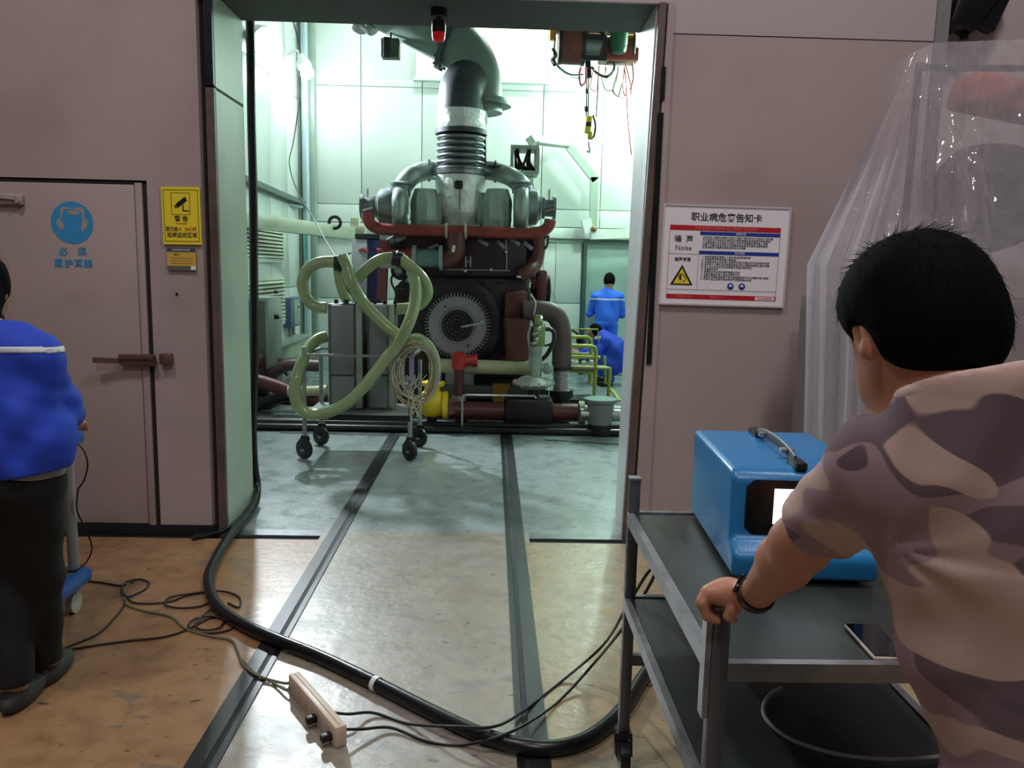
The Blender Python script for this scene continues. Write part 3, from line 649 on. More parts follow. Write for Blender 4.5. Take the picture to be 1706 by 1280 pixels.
cols_ = [mat('wire_black', (22, 24, 24), .5, var=0), mat('wire_red', (196, 66, 60), .5, var=0), mat('wire_pink', (230, 120, 130), .5, var=0), mat('wire_white', (214, 218, 204), .5, var=0)]
loops = [([(925, 62), (923, 95), (930, 110), (950, 124), (972, 124)], 0, .008), ([(922, 100), (935, 118), (960, 130), (975, 128)], 3, .006), ([(986, 112), (995, 122), (1010, 128), (1022, 118), (1024, 102)], 0, .016),
         ([(968, 112), (965, 125), (968, 142), (976, 135), (976, 112)], 2, .013), ([(1001, 126), (1008, 148), (1020, 150), (1027, 135), (1030, 110)], 0, .006), ([(1018, 148), (1025, 158), (1038, 163), (1052, 158)], 3, .006),
         ([(1042, 106), (1048, 130), (1052, 150), (1046, 163), (1038, 150), (1040, 115)], 1, .008), ([(1040, 110), (1043, 140), (1046, 200), (1052, 258)], 1, .007), ([(1054, 105), (1055, 130), (1050, 150)], 2, .012), ([(990, 112), (984, 140), (986, 150), (994, 148), (998, 112)], 1, .006),
         ([(1030, 118), (1024, 138), (1022, 152), (1030, 160), (1036, 140)], 3, .01), ([(1010, 112), (1008, 124), (1012, 132)], 1, .006), ([(1015, 40), (1022, 52), (1014, 58), (1008, 48), (1020, 44)], 3, .012), ([(1040, 55), (1052, 52), (1058, 60), (1056, 90)], 0, .012), ([(995, 50), (1005, 56), (1015, 50), (1024, 56)], 0, .012), ([(921, 80), (926, 92), (920, 100), (924, 108)], 0, .02)]
for pts, ci, r in loops:
    MB().tube([at(x, y, YH-.18+rnd.uniform(-.1, .1)) for x, y in pts], r, 6, 5).build('cable', cols_[ci], h)
o = MB().bb((at(900, 10, YH).x, YH-.12, at(985, 40, YH).z), (XRW, YH+.12, at(985, 28, YH).z+.4)).build('crane_beam', mat('crane_yellow', (170, 130, 50), .5, var=.1)); tag(o, 'overhead beam that carries the hoist, hidden above the lintel', 'beam')
# ================================================================== the engine on its test bed
M_blk = mat('maroon_black_block', (44, 32, 36), .42, .25, var=.3, scale=6, dirt=(74, 36, 34), dirt_amt=.6, dscale=3)
M_blk2 = mat('oily_dark_iron', (34, 30, 34), .38, .3, var=.3, scale=9)
M_red = mat('engine_red_pipe', (132, 56, 52), .38, .1, var=.12, scale=6, dirt=(88, 40, 36), dirt_amt=.5, dscale=4)
M_rbr = mat('red_brown_pipe', (92, 50, 46), .42, .15, var=.15, scale=6)
M_brp = mat('grey_brown_pipe', (86, 74, 72), .45, .2, var=.12, scale=5)
M_turbo = mat('turbo_cast_grey', (116, 128, 128), .38, .55, var=.12, scale=7)
M_pipeg = mat('charge_pipe_grey', (150, 166, 160), .32, .45, var=.06, scale=4)
M_blan = mat('green_grey_blanket', (150, 170, 158), .42, .2, var=.16, scale=7, bump=.8, bscale=11, stretch=(1.6, 1, .5))
M_cream = mat('cream_pipe', (178, 180, 146), .45, var=.1, scale=5, dirt=(130, 124, 96), dirt_amt=.5)
M_yel = mat('yellow_valve', (222, 190, 30), .4, var=.08, scale=6)
M_teal = mat('teal_grey_coupling', (108, 138, 138), .35, .4, var=.08)
YF = 8.75
eng = thing('engine', 'large dark red brown engine with twin turbochargers and toothed flywheel', 'engine', (-.35, 9.6, 0))
def E(mb, name, m, par=None, ang=35): return mb.build(name, m, par or eng, ang)
xl, xr = at(655, 560, YF).x, at(888, 560, YF).x; z640, z460, z400 = at(770, 632, YF).z, at(770, 462, YF).z, at(770, 398, YF).z
m = MB().bb((xl+.12, YF+.02, z640), (xr-.05, 11.2, z460), .03).bb((xl, YF+.12, z640+.25), (xr+.02, 11.1, z460-.1), .03)
E(m, 'crankcase', M_blk)
# v-shaped upper part and heads
cxm = (xl+xr)/2
E(MB().prism([(xl+.2, YF+.1, z460), (xr-.2, YF+.1, z460), (xr-.02, YF+.1, z400+.02), (cxm, YF+.1, z400+.1), (xl+.06, YF+.1, z400+.02)], (0, 2.2, 0)), 'vee_block', M_blk)
for s, px in ((-1, 678), (1, 866)):
    for k in range(4):
        c = at(px, 418, YF+.35); R = Matrix.Rotation(radians(s*32), 3, 'Y')
        hd = E(MB().box((c.x, YF+.38+.52*k, c.z), (.3, .44, .26), R, .03), 'cylinder_head', M_blk2)
        E(MB().box(Vector((c.x, YF+.38+.52*k, c.z))+R@V(0, 0, .17), (.26, .4, .08), R, .025), 'rocker_cover', M_turbo, hd)
# front cover plate with its silver bracket and thin lines
pc = at(808, 430, YF-.03); E(MB().bb((at(742, 430, YF).x, YF-.03, at(780, 458, YF).z), (at(876, 430, YF).x, YF+.12, at(780, 399, YF).z), .012), 'gear_cover', M_blk)
m = MB()
for x in (776, 784): m.bar(at(x, 427, YF-.04), at(x, 445, YF-.04), .016, .012)
m.bar(at(776, 436, YF-.04), at(784, 436, YF-.04), .014, .012); E(m, 'bracket', M_alu)
E(MB().tube([at(735, 449, YF-.05), at(800, 450, YF-.05), at(850, 451, YF-.05)], .008, 6).tube([at(843, 400, YF-.05), at(844, 425, YF-.05), at(844, 450, YF-.05)], .008, 6).sph(at(775, 451, YF-.05), .022).sph(at(843, 420, YF-.05), .018).sph(at(818, 450, YF-.05), .018), 'silver_lines', M_alu)
m = MB(); rnd = random.Random(11)
for i in range(26):
    x = rnd.uniform(665, 880); y = rnd.uniform(465, 520); m.cyl(at(x, y, YF+.03), at(x, y, YF-.01), rnd.uniform(.01, .03), n=8)
E(m, 'bolt_heads', M_blk2)['kind'] = 'stuff'
# flywheel housing, flywheel and its toothed rim
fc = at(762, 543, YF-.12); RF = .335
E(MB().lathe([(.5, -.12), (.5, .03), (.46, .05), (.36, .05)], (fc.x, YF+.0, fc.z), (0, -1, 0), 40), 'flywheel_housing', M_blk2)
fw = E(MB().lathe([(.02, 0), (.19, 0), (.195, .008), (.20, .008), (.205, .0), (RF-.02, .0), (RF-.012, -.05)], (fc.x, YF-.10, fc.z), (0, -1, 0), 56), 'flywheel', mat('machined_grey_disc', (146, 142, 152), .4, .4, var=.05, scale=10))
m = MB(); n = 60
for i in range(n):
    a = 2*pi*i/n; d = V(cos(a), 0, sin(a)); t_ = V(-sin(a), 0, cos(a)); c = V(fc.x, YF-.085, fc.z)+d*RF
    m.box(c-d*.004, (.05, .05, .017), Matrix((d, V(0, 1, 0), t_)).transposed())
E(m, 'ring_gear_teeth', mat('gear_tooth_steel', (120, 118, 126), .4, .5, var=.05), fw)
E(MB().lathe([(.02, 0), (.1, 0), (.1, .01), (.168, .01), (.172, .004)], (fc.x, YF-.105, fc.z), (0, -1, 0), 36), 'hub_plate', M_blk2, fw)
me = None
for ring, rad, nn in ((0, .07, 10), (1, .11, 16), (2, .152, 24)):
    for i in range(nn):
        a = 2*pi*(i+.5*ring)/nn; c = (fc.x+rad*cos(a), YF-.115, fc.z+rad*sin(a))
        if me is None: o = MB().cyl((0, 0, 0), (0, -.025, 0), .011, n=6).build('bolt', mat('dark_bolt', (84, 84, 92), .4, .5, var=.1)); me = o.data
        else: o = bpy.data.objects.new('bolt', me); COL.objects.link(o)
        setpar(o, fw); o.location = c
E(MB().bar(at(768, 545, YF-.16), at(805, 538, YF-.16), .02, .02).sph(at(803, 536, YF-.16), .02), 'timing_pointer', M_blan)
for x, y in ((742, 511), (780, 576)): E(MB().cyl(at(x, y, YF-.1), at(x, y, YF-.125), .012, n=8), 'dowel_hole', M_dark, fw)
# turbochargers
def turbo(s, px):
    # px: (end flange, compressor, volute, blanket) centre columns
    g = {}
    y = YF+.15
    zc = at(px[1], 345, y).z
    def X(p): return at(p, 345, y).x
    e0, e1 = X(px[0]-9*1), X(px[0]+9)
    tb = E(MB().lathe([(.12, 0), (.20, .01), (.21, .06), (.21, .13), (.19, .2), (.13, .24)], V(X(px[1])-s*.16, y, zc), (s, 0, 0), 28), 'turbocharger', M_turbo)
    E(MB().lathe([(.1, 0), (.125, .0), (.125, .03), (.10, .035), (.10, .12), (.13, .12), (.13, .15), (.09, .15)], V(X(px[0])-s*.075, y, zc+.0), (s, 0, 0), 24), 'inlet_collar', M_turbo, tb)
    E(MB().bar(V(X(px[0]), y-.02, zc+.1), V(X(px[0])+s*.0, y-.02, zc+.19), .02).bar(V(X(px[0])-.04, y-.12, zc-.05), V(X(px[0])+.07, y-.14, zc-.02), .02), 'clamp', M_alu, tb)
    E(MB().torus(V(X(px[2]), y-.02, zc-.02), (1, 0, .0), .17, .085, 28, 14), 'volute', M_pipeg, tb)
    E(MB().cyl(V(X(px[2]), y, zc+.14), V(X(px[2]), y, zc+.26), .10, .105, 20).torus(V(X(px[2]), y, zc+.25), (0, 0, 1), .105, .018, 20, 6), 'outlet_neck', M_turbo, tb)
    # insulated turbine housing: pleated blanket bag
    w_ = abs(X(px[3]+24)-X(px[3]-24))/2; vs = []; fs = []; n = 36; rows_ = 12
    zt_, zb_ = at(px[3], 315, y).z, at(px[3], 381, y).z
    for r in range(rows_+1):
        t_ = r/rows_; z = zb_+(zt_-zb_)*t_; k = 1-.28*max(0, t_-.7)/.3-.06*max(0, .2-t_)/.2
        for i in range(n):
            a = 2*pi*i/n; rr = w_*k*(1+.05*sin(9*a+2*t_)+.02*sin(17*a)); vs.append((X(px[3])+rr*cos(a)*1.0, y+.02+rr*sin(a)*.95, z))
    for r in range(rows_):
        for i in range(n): j_ = (i+1) % n; fs.append((r*n+i, r*n+j_, (r+1)*n+j_, (r+1)*n+i))
    fs += [tuple(range(n-1, -1, -1)), tuple(rows_*n+i for i in range(n))]
    E(MB().add(vs, fs), 'insulating_blanket', M_blan, tb)
    E(MB().lathe([(w_*1.02, -.02), (w_*1.06, 0), (w_*1.02, .02)], V(X(px[3])+s*-w_*.0, y+.02, zb_+.1), (0, 0, 1), 24), 'strap', M_greyg, tb)
    return zc
turbo(-1, (613, 640, 668, 708)); turbo(1, (914, 888, 868, 828))
# elbows between the turbo groups
for px in (726, 806): E(MB().box(at(px, 350, YF+.3), (.16, .3, .36), None, .06), 'exhaust_manifold', M_greyg)
# charge-air pipes arching from the middle over the blankets
for s, pts in ((-1, [(745, 286), (715, 284), (688, 292), (672, 310), (668, 326)]), (1, [(795, 283), (825, 286), (855, 297), (873, 318), (876, 350), (874, 372)])):
    P = [at(x, y, YF+.42 if i < 2 else YF+.22) for i, (x, y) in enumerate(pts)]
    E(MB().tube(P, .105, 20, 6), 'charge_pipe', M_pipeg)
    c = P[1]; E(MB().torus(c, (1, 0, 0), .11, .014, 22, 6), 'pipe_clip', M_darksteel)
E(MB().cyl(at(838, 276, YF+.3), at(838, 286, YF+.3), .018).bar(at(812, 277, YF+.3), at(838, 278, YF+.3), .06, .02), 'sensor', M_darksteel)
# foil-wrapped exhaust riser under the bellows
vs = []; fs = []; n = 40; rows_ = 14; zt_, zb_ = at(768, 294, yb).z, at(768, 376, yb).z; rnd = random.Random(2)
for r in range(rows_+1):
    t_ = r/rows_
    for i in range(n):
        a = 2*pi*i/n; k = .225+.045*sin(pi*min(1, t_*1.0)*.5)-.0+.012*noise.noise(V(cos(a)*3, sin(a)*3, t_*5)); k = k*(1.02 if t_ > .3 else .86+.5*t_)
        vs.append((cx+k*cos(a), yb+k*sin(a), zb_+(zt_-zb_)*t_))
for r in range(rows_):
    for i in range(n): j_ = (i+1) % n; fs.append((r*n+i, r*n+j_, (r+1)*n+j_, (r+1)*n+i))
fs += [tuple(range(n-1, -1, -1)), tuple(rows_*n+i for i in range(n))]
E(MB().add(vs, fs), 'foil_riser', M_foil, None, 60)
E(MB().box(at(764, 308, yb-.28), (.09, .03, .09), None, .02).bar(at(766, 296, yb-.27), at(766, 350, yb-.29), .008), 'buckle', M_blackm)
# red coolant rail with its tee and coupling
yr = YF-.12; rr = .062
E(MB().tube([at(x, y, yr) for x, y in ((612, 354), (613, 364), (619, 375), (632, 381), (660, 383), (740, 385), (768, 385), (830, 388), (880, 389), (902, 386), (914, 377), (917, 366))], rr, 16, 4), 'coolant_rail', M_red)
for x in (744, 776): E(MB().lathe([(.07, -.012), (.085, -.012), (.085, .012), (.07, .012)], at(x, 385, yr), (1, 0, .02), 20), 'rail_clamp', M_cream)
E(MB().tube([at(760, 388, yr), at(760, 408, yr), at(759, 420, yr), at(750, 431, yr), at(735, 434, yr)], .10, 18, 5), 'tee_pipe', M_rbr)
E(MB().cyl(at(754, 420, yr-.1), at(757, 409, yr-.1), .022, n=8), 'thermometer_pocket', M_alu)
E(MB().cyl(at(736, 431, yr), at(689, 430, yr), .10, n=24), 'coupling_sleeve', M_teal)
for x in (691, 735): E(MB().cyl(at(x-3, 430, yr), at(x+3, 430, yr), .135, n=24), 'flange', M_gray)
E(MB().cyl(at(688, 430, yr), at(676, 430, yr), .105, n=20).cyl(at(680, 424, yr), at(628, 421, yr), .05, n=14), 'red_branch', M_red)
E(MB().bar(at(640, 400, yr+.05), at(636, 500, yr+.05), .10, .1).bar(at(625, 430, yr+.3), at(660, 405, yr+.3), .03), 'red_column', mat('dull_red_column', (112, 56, 60), .45, .1, var=.12))
E(MB().tube([at(896, 392, yr+.15), at(897, 415, yr+.15), at(892, 440, yr+.1), at(880, 452, yr), at(868, 460, yr)], .075, 16, 5), 'oil_pipe', M_rbr)
E(MB().tube([at(872, 446, yr-.02), at(880, 480, yr-.02), at(884, 505, yr-.02)], .014, 8, 3), 'oil_hose', mat('olive_hose', (92, 84, 60), .5))
for x, y, a_ in ((650, 404, 30), (668, 398, 28), (722, 412, 25), (805, 404, -30), (835, 408, -40), (858, 403, -30), (880, 410, -35)):
    E(MB().box(at(x, y, YF-.02), (.12, .05, .045), Matrix.Rotation(radians(-a_), 3, 'Y'), .008), 'fin_bracket', M_turbo)
# fuel pump lump at the right, side covers, starter at the left
E(MB().box(at(860, 510, YF-.02), (.26, .3, .34), None, .05).cyl(at(862, 530, YF-.2), at(862, 600, YF-.2), .15, .13, 20).box(at(862, 610, YF-.15), (.34, .34, .16), None, .03), 'fuel_pump', M_rbr)
E(MB().box(at(900, 475, YF+.25), (.12, .5, .34), None, .03).tube([at(884, 470, YF+.1), at(892, 468, YF+.1), at(895, 478, YF+.1)], .07, 14, 4), 'side_cooler', M_rbr)
E(MB().lathe([(.05, 0), (.17, .02), (.18, .08), (.05, .1)], at(903, 485, YF+.2), (1, 0, 0), 20), 'pulley', M_blackm)
E(MB().cyl(at(668, 450, YF-.1), at(668, 450, YF+.4), .11, n=18).cyl(at(676, 480, YF-.15), at(676, 480, YF+.3), .09, n=18).box(at(676, 482, YF-.16), (.18, .05, .05), None, .02), 'starter_motor', M_blk2)
E(MB().sph(at(664, 452, YF-.12), .05).box(at(685, 470, YF-.16), (.12, .03, .05), Matrix.Rotation(.5, 3, 'Y'), .01), 'solenoid', M_turbo)
E(MB().tube([at(655, 455, YF-.1), at(652, 470, YF-.15), at(660, 490, YF-.15), at(655, 510, YF-.12)], .012, 6, 4), 'harness', M_blackm)
E(MB().tube([at(905, 400, YF), at(913, 392, YF), at(911, 410, YF), at(900, 425, YF), at(897, 460, YF)], .012, 6, 4), 'harness', M_blackm)
E(MB().tube([at(884, 520, YF-.1), at(892, 545, YF-.1), at(888, 580, YF-.1)], .015, 6, 4), 'harness', M_blackm)
# engine bed
E(MB().bb((xl-.15, YF+.1, .0), (xr+.2, 11.4, z640-.12), .01), 'bed_frame', M_blk2)
E(MB().bb((xl-.25, YF-.08, z640-.2), (xr+.15, YF+.14, z640-.06), .01), 'bed_beam', mat('bed_grey', (74, 78, 72), .5, .1, var=.1))
for x in (700, 835): E(MB().prism([at(x-14, 640, YF-.1), at(x+16, 640, YF-.1), at(x+2, 676, YF-.1), at(x-14, 676, YF-.1)], (0, .08, 0)), 'gusset', mat('ochre_gusset', (150, 112, 30), .5, var=.1) if x > 800 else M_blk)
E(MB().bb((at(742, 620, YF).x, YF-.02, .28), (at(790, 620, YF).x, YF+.1, .52), .01), 'side_panel', M_gray)

# ================================================================== piping in front of the engine
t = thing('cream_pipe', 'cream horizontal pipe passing below the flywheel', 'pipe', at(800, 610, 8.45))
MB().cyl(at(715, 609, 8.45), at(893, 614, 8.45), .075, n=18).build('pipe', M_cream, t)
MB().torus(at(726, 609, 8.45), (1, 0, 0), .08, .012, 18, 6).build('collar', M_alu, t)
p = at(765, 600, 8.32); t = thing('red_standpipe', 'bright red valve on a red standpipe below the flywheel', 'valve', (p.x, p.y, 0))
pt = at(762, 690, 8.32); MB().cyl((p.x, p.y, 0.02), (p.x, p.y, p.z), .05, n=14).build('standpipe', M_rbr, t)
MB().lathe([(.04, -.10), (.075, -.09), (.08, .05), (.05, .08), (.03, .09)], p, (0, 0, 1), 16).build('valve_body', mat('bright_red_valve', (176, 44, 38), .38, var=.1), t)
MB().cyl(p+V(.05, 0, -.0), p+V(.17, 0, 0), .055, n=14).cyl(p+V(.15, 0, 0), p+V(.19, 0, 0), .07, n=14).build('side_outlet', mat('bright_red_valve', (0, 0, 0)), t)
MB().cyl((p.x, p.y, .25), (p.x, p.y, .31), .075, n=16).build('flange', M_gray, t)
# lower brown main with yellow gas valve, dark strainer, white flange
t = thing('gas_main', 'thick red brown pipe lying low across the front of the engine', 'pipe', at(850, 684, 8.15))
q0, q1 = at(738, 683, 8.15), at(962, 688, 8.15)
MB().cyl(q0, q1, .095, n=20).build('pipe', M_rbr, t)
MB().box(at(880, 684, 8.15), (.5, .32, .3), None, .05).cyl(at(890, 660, 8.15), at(890, 675, 8.15), .1, n=16).build('regulator_body', M_blk2, t)
for x in (858, 905): MB().cyl(at(x-3, 685, 8.15), at(x+3, 685, 8.15), .15, n=20).build('flange', M_blk, t)
MB().cyl(at(964, 688, 8.15), at(973, 688, 8.15), .125, n=24).build('white_flange', M_cream, t)
MB().cyl(at(973, 688, 8.15), at(1060, 690, 8.15), .085, n=16).build('end_pipe', M_greyg, t)
m = MB()
for x in (770, 925): c = at(x, 690, 8.15); m.bb((c.x-.05, 8.1, 0), (c.x+.05, 8.2, c.z))
m.build('support', M_blk2, t)
c = at(720, 672, 8.05); t = thing('yellow_gas_valve', 'yellow cast valve at the left end of the brown pipe', 'valve', c)
MB().sph(c, (.16, .14, .15), 18, 12).cyl(c+V(.0, 0, .1), c+V(0, 0, .2), .08, n=16).lathe([(.05, 0), (.11, .01), (.12, .05), (.05, .07)], c+V(.01, 0, .17), (0, 0, 1), 18).build('body', M_yel, t)
MB().cyl(c+V(.11, 0, -.02), c+V(.16, 0, -.02), .145, n=22).build('flange', M_yel, t)
MB().cyl(c+V(.16, .02, -.02), q0+V(.01, 0, 0), .11, n=16).build('stub', M_rbr, t)
MB().box(c+V(.06, 0, .28), (.07, .06, .1), None, .01).build('blue_cap', mat('indigo_cap', (62, 58, 140), .4), t)
MB().bb((c.x-.05, c.y-.05, 0), (c.x+.05, c.y+.05, c.z-.1)).build('pedestal', M_blk2, t)
# silver U-shaped rod in front
o = MB().tube([V(at(770, 690, 7.95).x, 7.95, .0), at(770, 690, 7.95), at(770, 666, 7.95), at(771, 659, 7.95), at(778, 658, 7.95), at(890, 660, 7.95), at(893, 664, 7.95)], .011, 8).build('steel_rod', M_alu); tag(o, 'thin bright steel rod bent at its left end above the brown pipe', 'rod')
# brown elbow at the right with a ribbed coupling
t = thing('brown_elbow_pipe', 'thick dark brown pipe elbow leaving the right side of the engine', 'pipe', at(936, 700, 8.5))
MB().tube([at(872, 517, 8.5), at(905, 518, 8.5), at(922, 523, 8.5), at(932, 537, 8.5), at(936, 560, 8.5), at(936, 600, 8.5), at(935, 613, 8.5)], .105, 20, 5).build('elbow', M_brp, t)
MB().cyl(at(935, 611, 8.5), at(935, 615, 8.5), .13, n=22).build('flange', M_darksteel, t)
MB().cyl(at(935, 650, 8.5), at(935, 662, 8.5), .13, n=22).build('flange', M_darksteel, t)
a, b_ = at(935, 655, 8.5), at(935, 614, 8.5); pr = []
for i in range(41): pr.append((.085+.008*sin(i*pi*.5), (b_-a).length*i/40))
MB().lathe(pr, a, b_-a, 24).build('braided_coupling', M_alu, t)
MB().cyl(at(935, 660, 8.5), V(a.x, a.y, 0), .1, n=18).build('lower_pipe', M_blk2, t)
# diaphragm actuator: flying-saucer disc on the regulator
c = at(889, 638, 8.1); t = thing('diaphragm_actuator', 'pale grey saucer shaped diaphragm actuator right of the flywheel', 'actuator', c)
MB().lathe([(.04, -.07), (.13, -.055), (.20, -.012), (.215, -.005), (.215, .008), (.19, .014), (.13, .06), (.09, .068), (.05, .07)], c, (0, 0, 1), 36).build('disc', mat('pale_actuator', (186, 192, 178), .3, .3, var=.05), t)
m = MB()
for i in range(14): a = 2*pi*i/14; m.cyl(c+V(.205*cos(a), .205*sin(a), -.02), c+V(.205*cos(a), .205*sin(a), .025), .012, n=6)
m.build('rim_bolts', M_alu, t)
u = at(893, 610, 8.1); MB().cyl(V(c.x+.02, c.y, c.z+.06), V(u.x, u.y, u.z+.1), .06, n=18).build('neck', M_greyg, t)
MB().cyl(V(u.x, u.y, u.z+.1), V(u.x, u.y, u.z+.2), .045, .07, n=14).sph(V(u.x+.12, u.y, u.z-.02), .06).cyl(V(u.x, u.y, u.z), V(u.x+.12, u.y, u.z-.02), .04, n=10).build('pilot', M_greyg, t)
MB().cyl(c-V(0, 0, .06), c-V(0, 0, .18), .06, n=14).build('stem', M_blk2, t)
# green and black pipework above it
t = thing('pilot_valve_stack', 'yellow green valve stack with black tubes beside the brown elbow', 'valve', at(897, 600, 8.2))
MB().cyl(at(897, 596, 8.2), at(898, 540, 8.2), .035, n=12).box(at(898, 560, 8.2), (.12, .1, .22), None, .02).box(at(897, 533, 8.2), (.09, .09, .1), None, .02).cyl(at(890, 545, 8.2), at(908, 545, 8.2), .03, n=10).build('valve_body', mat('yellow_green_valve', (132, 148, 84), .45, .1, var=.25, scale=12), t)
MB().tube([at(905, 549, 8.2), at(917, 549, 8.2), at(923, 556, 8.2), at(922, 570, 8.2), at(912, 590, 8.2), at(902, 600, 8.2)], .022, 8, 4).tube([at(900, 570, 8.2), at(908, 576, 8.2), at(922, 572, 8.2)], .012, 6, 3).build('black_tube', M_black, t)
MB().tube([at(886, 540, 8.15), at(880, 560, 8.15), at(884, 590, 8.15), at(880, 605, 8.15)], .012, 6, 4).tube([at(889, 525, 8.15), at(892, 505, 8.15), at(884, 490, 8.15)], .010, 6, 4).build('signal_tube', M_alu, t)
m = MB()
for i in range(9): m.cyl(at(884+rnd.uniform(0, 18), 530+8*i, 8.15), at(884+rnd.uniform(0, 18), 533+8*i, 8.1), .02, n=8)
m.build('fittings', M_alu, t)['kind'] = 'stuff'
# grey bucket-like filter at the right
c = at(1000, 688, 7.9); t = thing('filter_canister', 'grey bucket shaped canister by the right doorway edge', 'canister', (c.x, c.y, 0))
zt_, zb_ = at(1000, 664, 7.9).z, at(1000, 706, 7.9).z
MB().lathe([(.12, zb_), (.135, zt_-.05), (.17, zt_-.03), (.175, zt_), (.16, zt_), (.02, zt_-.005)], (c.x, c.y, 0), (0, 0, 1), 28).build('canister_body', mat('canister_grey', (118, 122, 122), .45, var=.06), t)
MB().lathe([(.155, zt_), (.02, zt_+.004)], (c.x, c.y, 0), (0, 0, 1), 24).build('lid', mat('canister_lid', (140, 178, 162), .4, var=.08), t)
MB().lathe([(.11, 0.005), (.12, .01), (.12, zb_)], (c.x, c.y, 0), (0, 0, 1), 24).build('stand', M_blk2, t)
MB().cyl((c.x-.2, c.y, zb_+.1), (c.x-.12, c.y, zb_+.1), .05, n=12).cyl((c.x+.12, c.y, zb_+.1), (c.x+.2, c.y, zb_+.1), .05, n=12).build('side_port', M_alu, t)
# yellow-green tubular stand
M_yg = mat('yellow_green_frame', (166, 178, 70), .4, .05, var=.12, scale=6)
t = thing('tubular_stand', 'yellow green tubular steel stand in front of the crouching worker', 'stand', at(975, 640, 9.3))
def T(pts, Y, r=.02): MB().tube([at(x, y, Y) for x, y in pts], r, 8).build('tube', M_yg, t)
T([(940, 576), (985, 577), (991, 579), (993, 586), (990, 662)], 9.0, .022)
T([(938, 561), (978, 562), (984, 565), (985, 580), (983, 640)], 9.6, .022)
T([(940, 594), (1000, 596)], 9.0, .02); T([(940, 590), (990, 591)], 9.6); T([(940, 612), (1015, 614)], 9.0, .02)
T([(940, 618), (990, 619)], 9.2, .02); T([(1007, 594), (1008, 640)], 9.3); T([(1016, 612), (1014, 655)], 9.2, .022); T([(945, 548), (996, 549), (998, 570)], 9.9, .01)
MB().bar(at(942, 610, 9.1), at(1012, 613, 9.1), .3, .02, up=(0, 0, 1)).build('shelf', mat('stand_shelf', (120, 124, 92), .5, var=.1), t)
m = MB()
for x in (944, 952, 960, 972, 985): m.box(at(x, 606, 9.2), (.045, .06, .06+.02*(x % 3)), None, .008)
m.build('fittings', M_white, t)['kind'] = 'stuff'
MB().bb((at(945, 650, 9.2).x, 9.1, 0), (at(990, 650, 9.2).x, 9.5, .16)).build('plinth', M_blk2, t)
for x in (990, 1014): c = at(x, 650, 9.1); MB().cyl((c.x, c.y, 0), (c.x, c.y, .25), .02, n=8).build('foot', mat('orange_foot', (168, 120, 50), .5), t)
MB().sph(at(968, 568, 9.7), .06, 12, 8).tube([at(948, 548, 9.7), at(958, 553, 9.7), at(966, 562, 9.7)], .015, 6, 3).build('black_knob', M_black, t)
MB().bar(at(1018, 648, 9.0), at(1033, 668, 8.2), .04, .02).build('brace', M_yg, t)
# black hoses lying before the engine
for i, (pts, Y, r, lb) in enumerate([([(425, 690), (520, 697), (640, 701), (760, 704), (900, 703), (1035, 702)], 8.0, .045, 'thick black hose lying along the foot of the engine bed'),
    ([(425, 697), (500, 700), (600, 706), (720, 712), (840, 714), (1035, 708)], 7.85, .035, 'black hose on the floor just before the engine bed, nearer one'),
    ([(425, 676), (480, 676), (560, 684), (650, 694), (700, 697)], 8.2, .03, 'black hose passing behind the hose cart wheels')]):
    P = [at(x, y, Y) for x, y in pts]; zf = r
    P = [V(q.x, q.y, r+.002) for q in P]
    o = MB().tube(P, r, 10, 5).build('floor_hose', M_black); tag(o, lb, 'hose', 'black hoses before the engine')
o = MB().bb((at(590, 700, 8.3).x, 8.2, 0), (at(612, 700, 8.3).x, 8.5, .2), .02).build('red_block', mat('dark_red_block', (110, 30, 30), .4, var=.1)); tag(o, 'small dark red block on the floor behind the hose cart', 'block')
# brown pipes at the lower left
for i, (pts, Y, r, lb, mt) in enumerate([([(420, 640), (440, 632), (470, 612), (490, 608), (535, 610)], 9.0, .07, 'bent grey brown pipe behind the hose cart, upper one', M_brp),
    ([(420, 655), (445, 625), (462, 608), (480, 604), (520, 604)], 9.4, .06, 'bent grey brown pipe behind the hose cart, rear one', M_brp),
    ([(415, 632), (440, 638), (470, 648), (500, 658), (540, 668)], 8.6, .075, 'brown pipe sloping down toward the hose cart', M_rbr),
    ([(415, 668), (450, 655), (480, 648), (545, 650)], 8.7, .06, 'dark bent pipe at floor level left of the hose cart', M_blk2),
    ([(480, 652), (510, 652), (545, 650)], 8.5, .055, 'short pale pipe end behind the hose cart leg', M_cream),
    ([(420, 662), (480, 668), (560, 672)], 8.9, .05, 'long dark pipe lying low left of the engine', M_blk2)]):
    dz = V(0, 0, min(at(x, y, Y).z for x, y in pts)-r-.003) if i == 3 else V(0, 0, 0)
    o = MB().tube([at(x, y, Y)-dz for x, y in pts], r, 12, 4).build('service_pipe', mt); tag(o, lb, 'pipe', 'pipes at the foot of the left wall')
o = MB().tube([at(424, 605, 8.9), at(430, 650, 8.9)], .1, 12).sph(at(424, 603, 8.9), .12).build('cable_spool', mat('wine_plastic', (60, 28, 36), .5, var=.1)); tag(o, 'dark wine red bulky fitting behind the black hanging hose', 'fitting')
o = MB().tube([at(418, 560, 9.0), at(445, 585, 9.2), at(478, 625, 9.6)], .015, 6).build('stay_wire', M_darksteel); tag(o, 'thin dark stay slanting down past the control cabinet', 'stay')
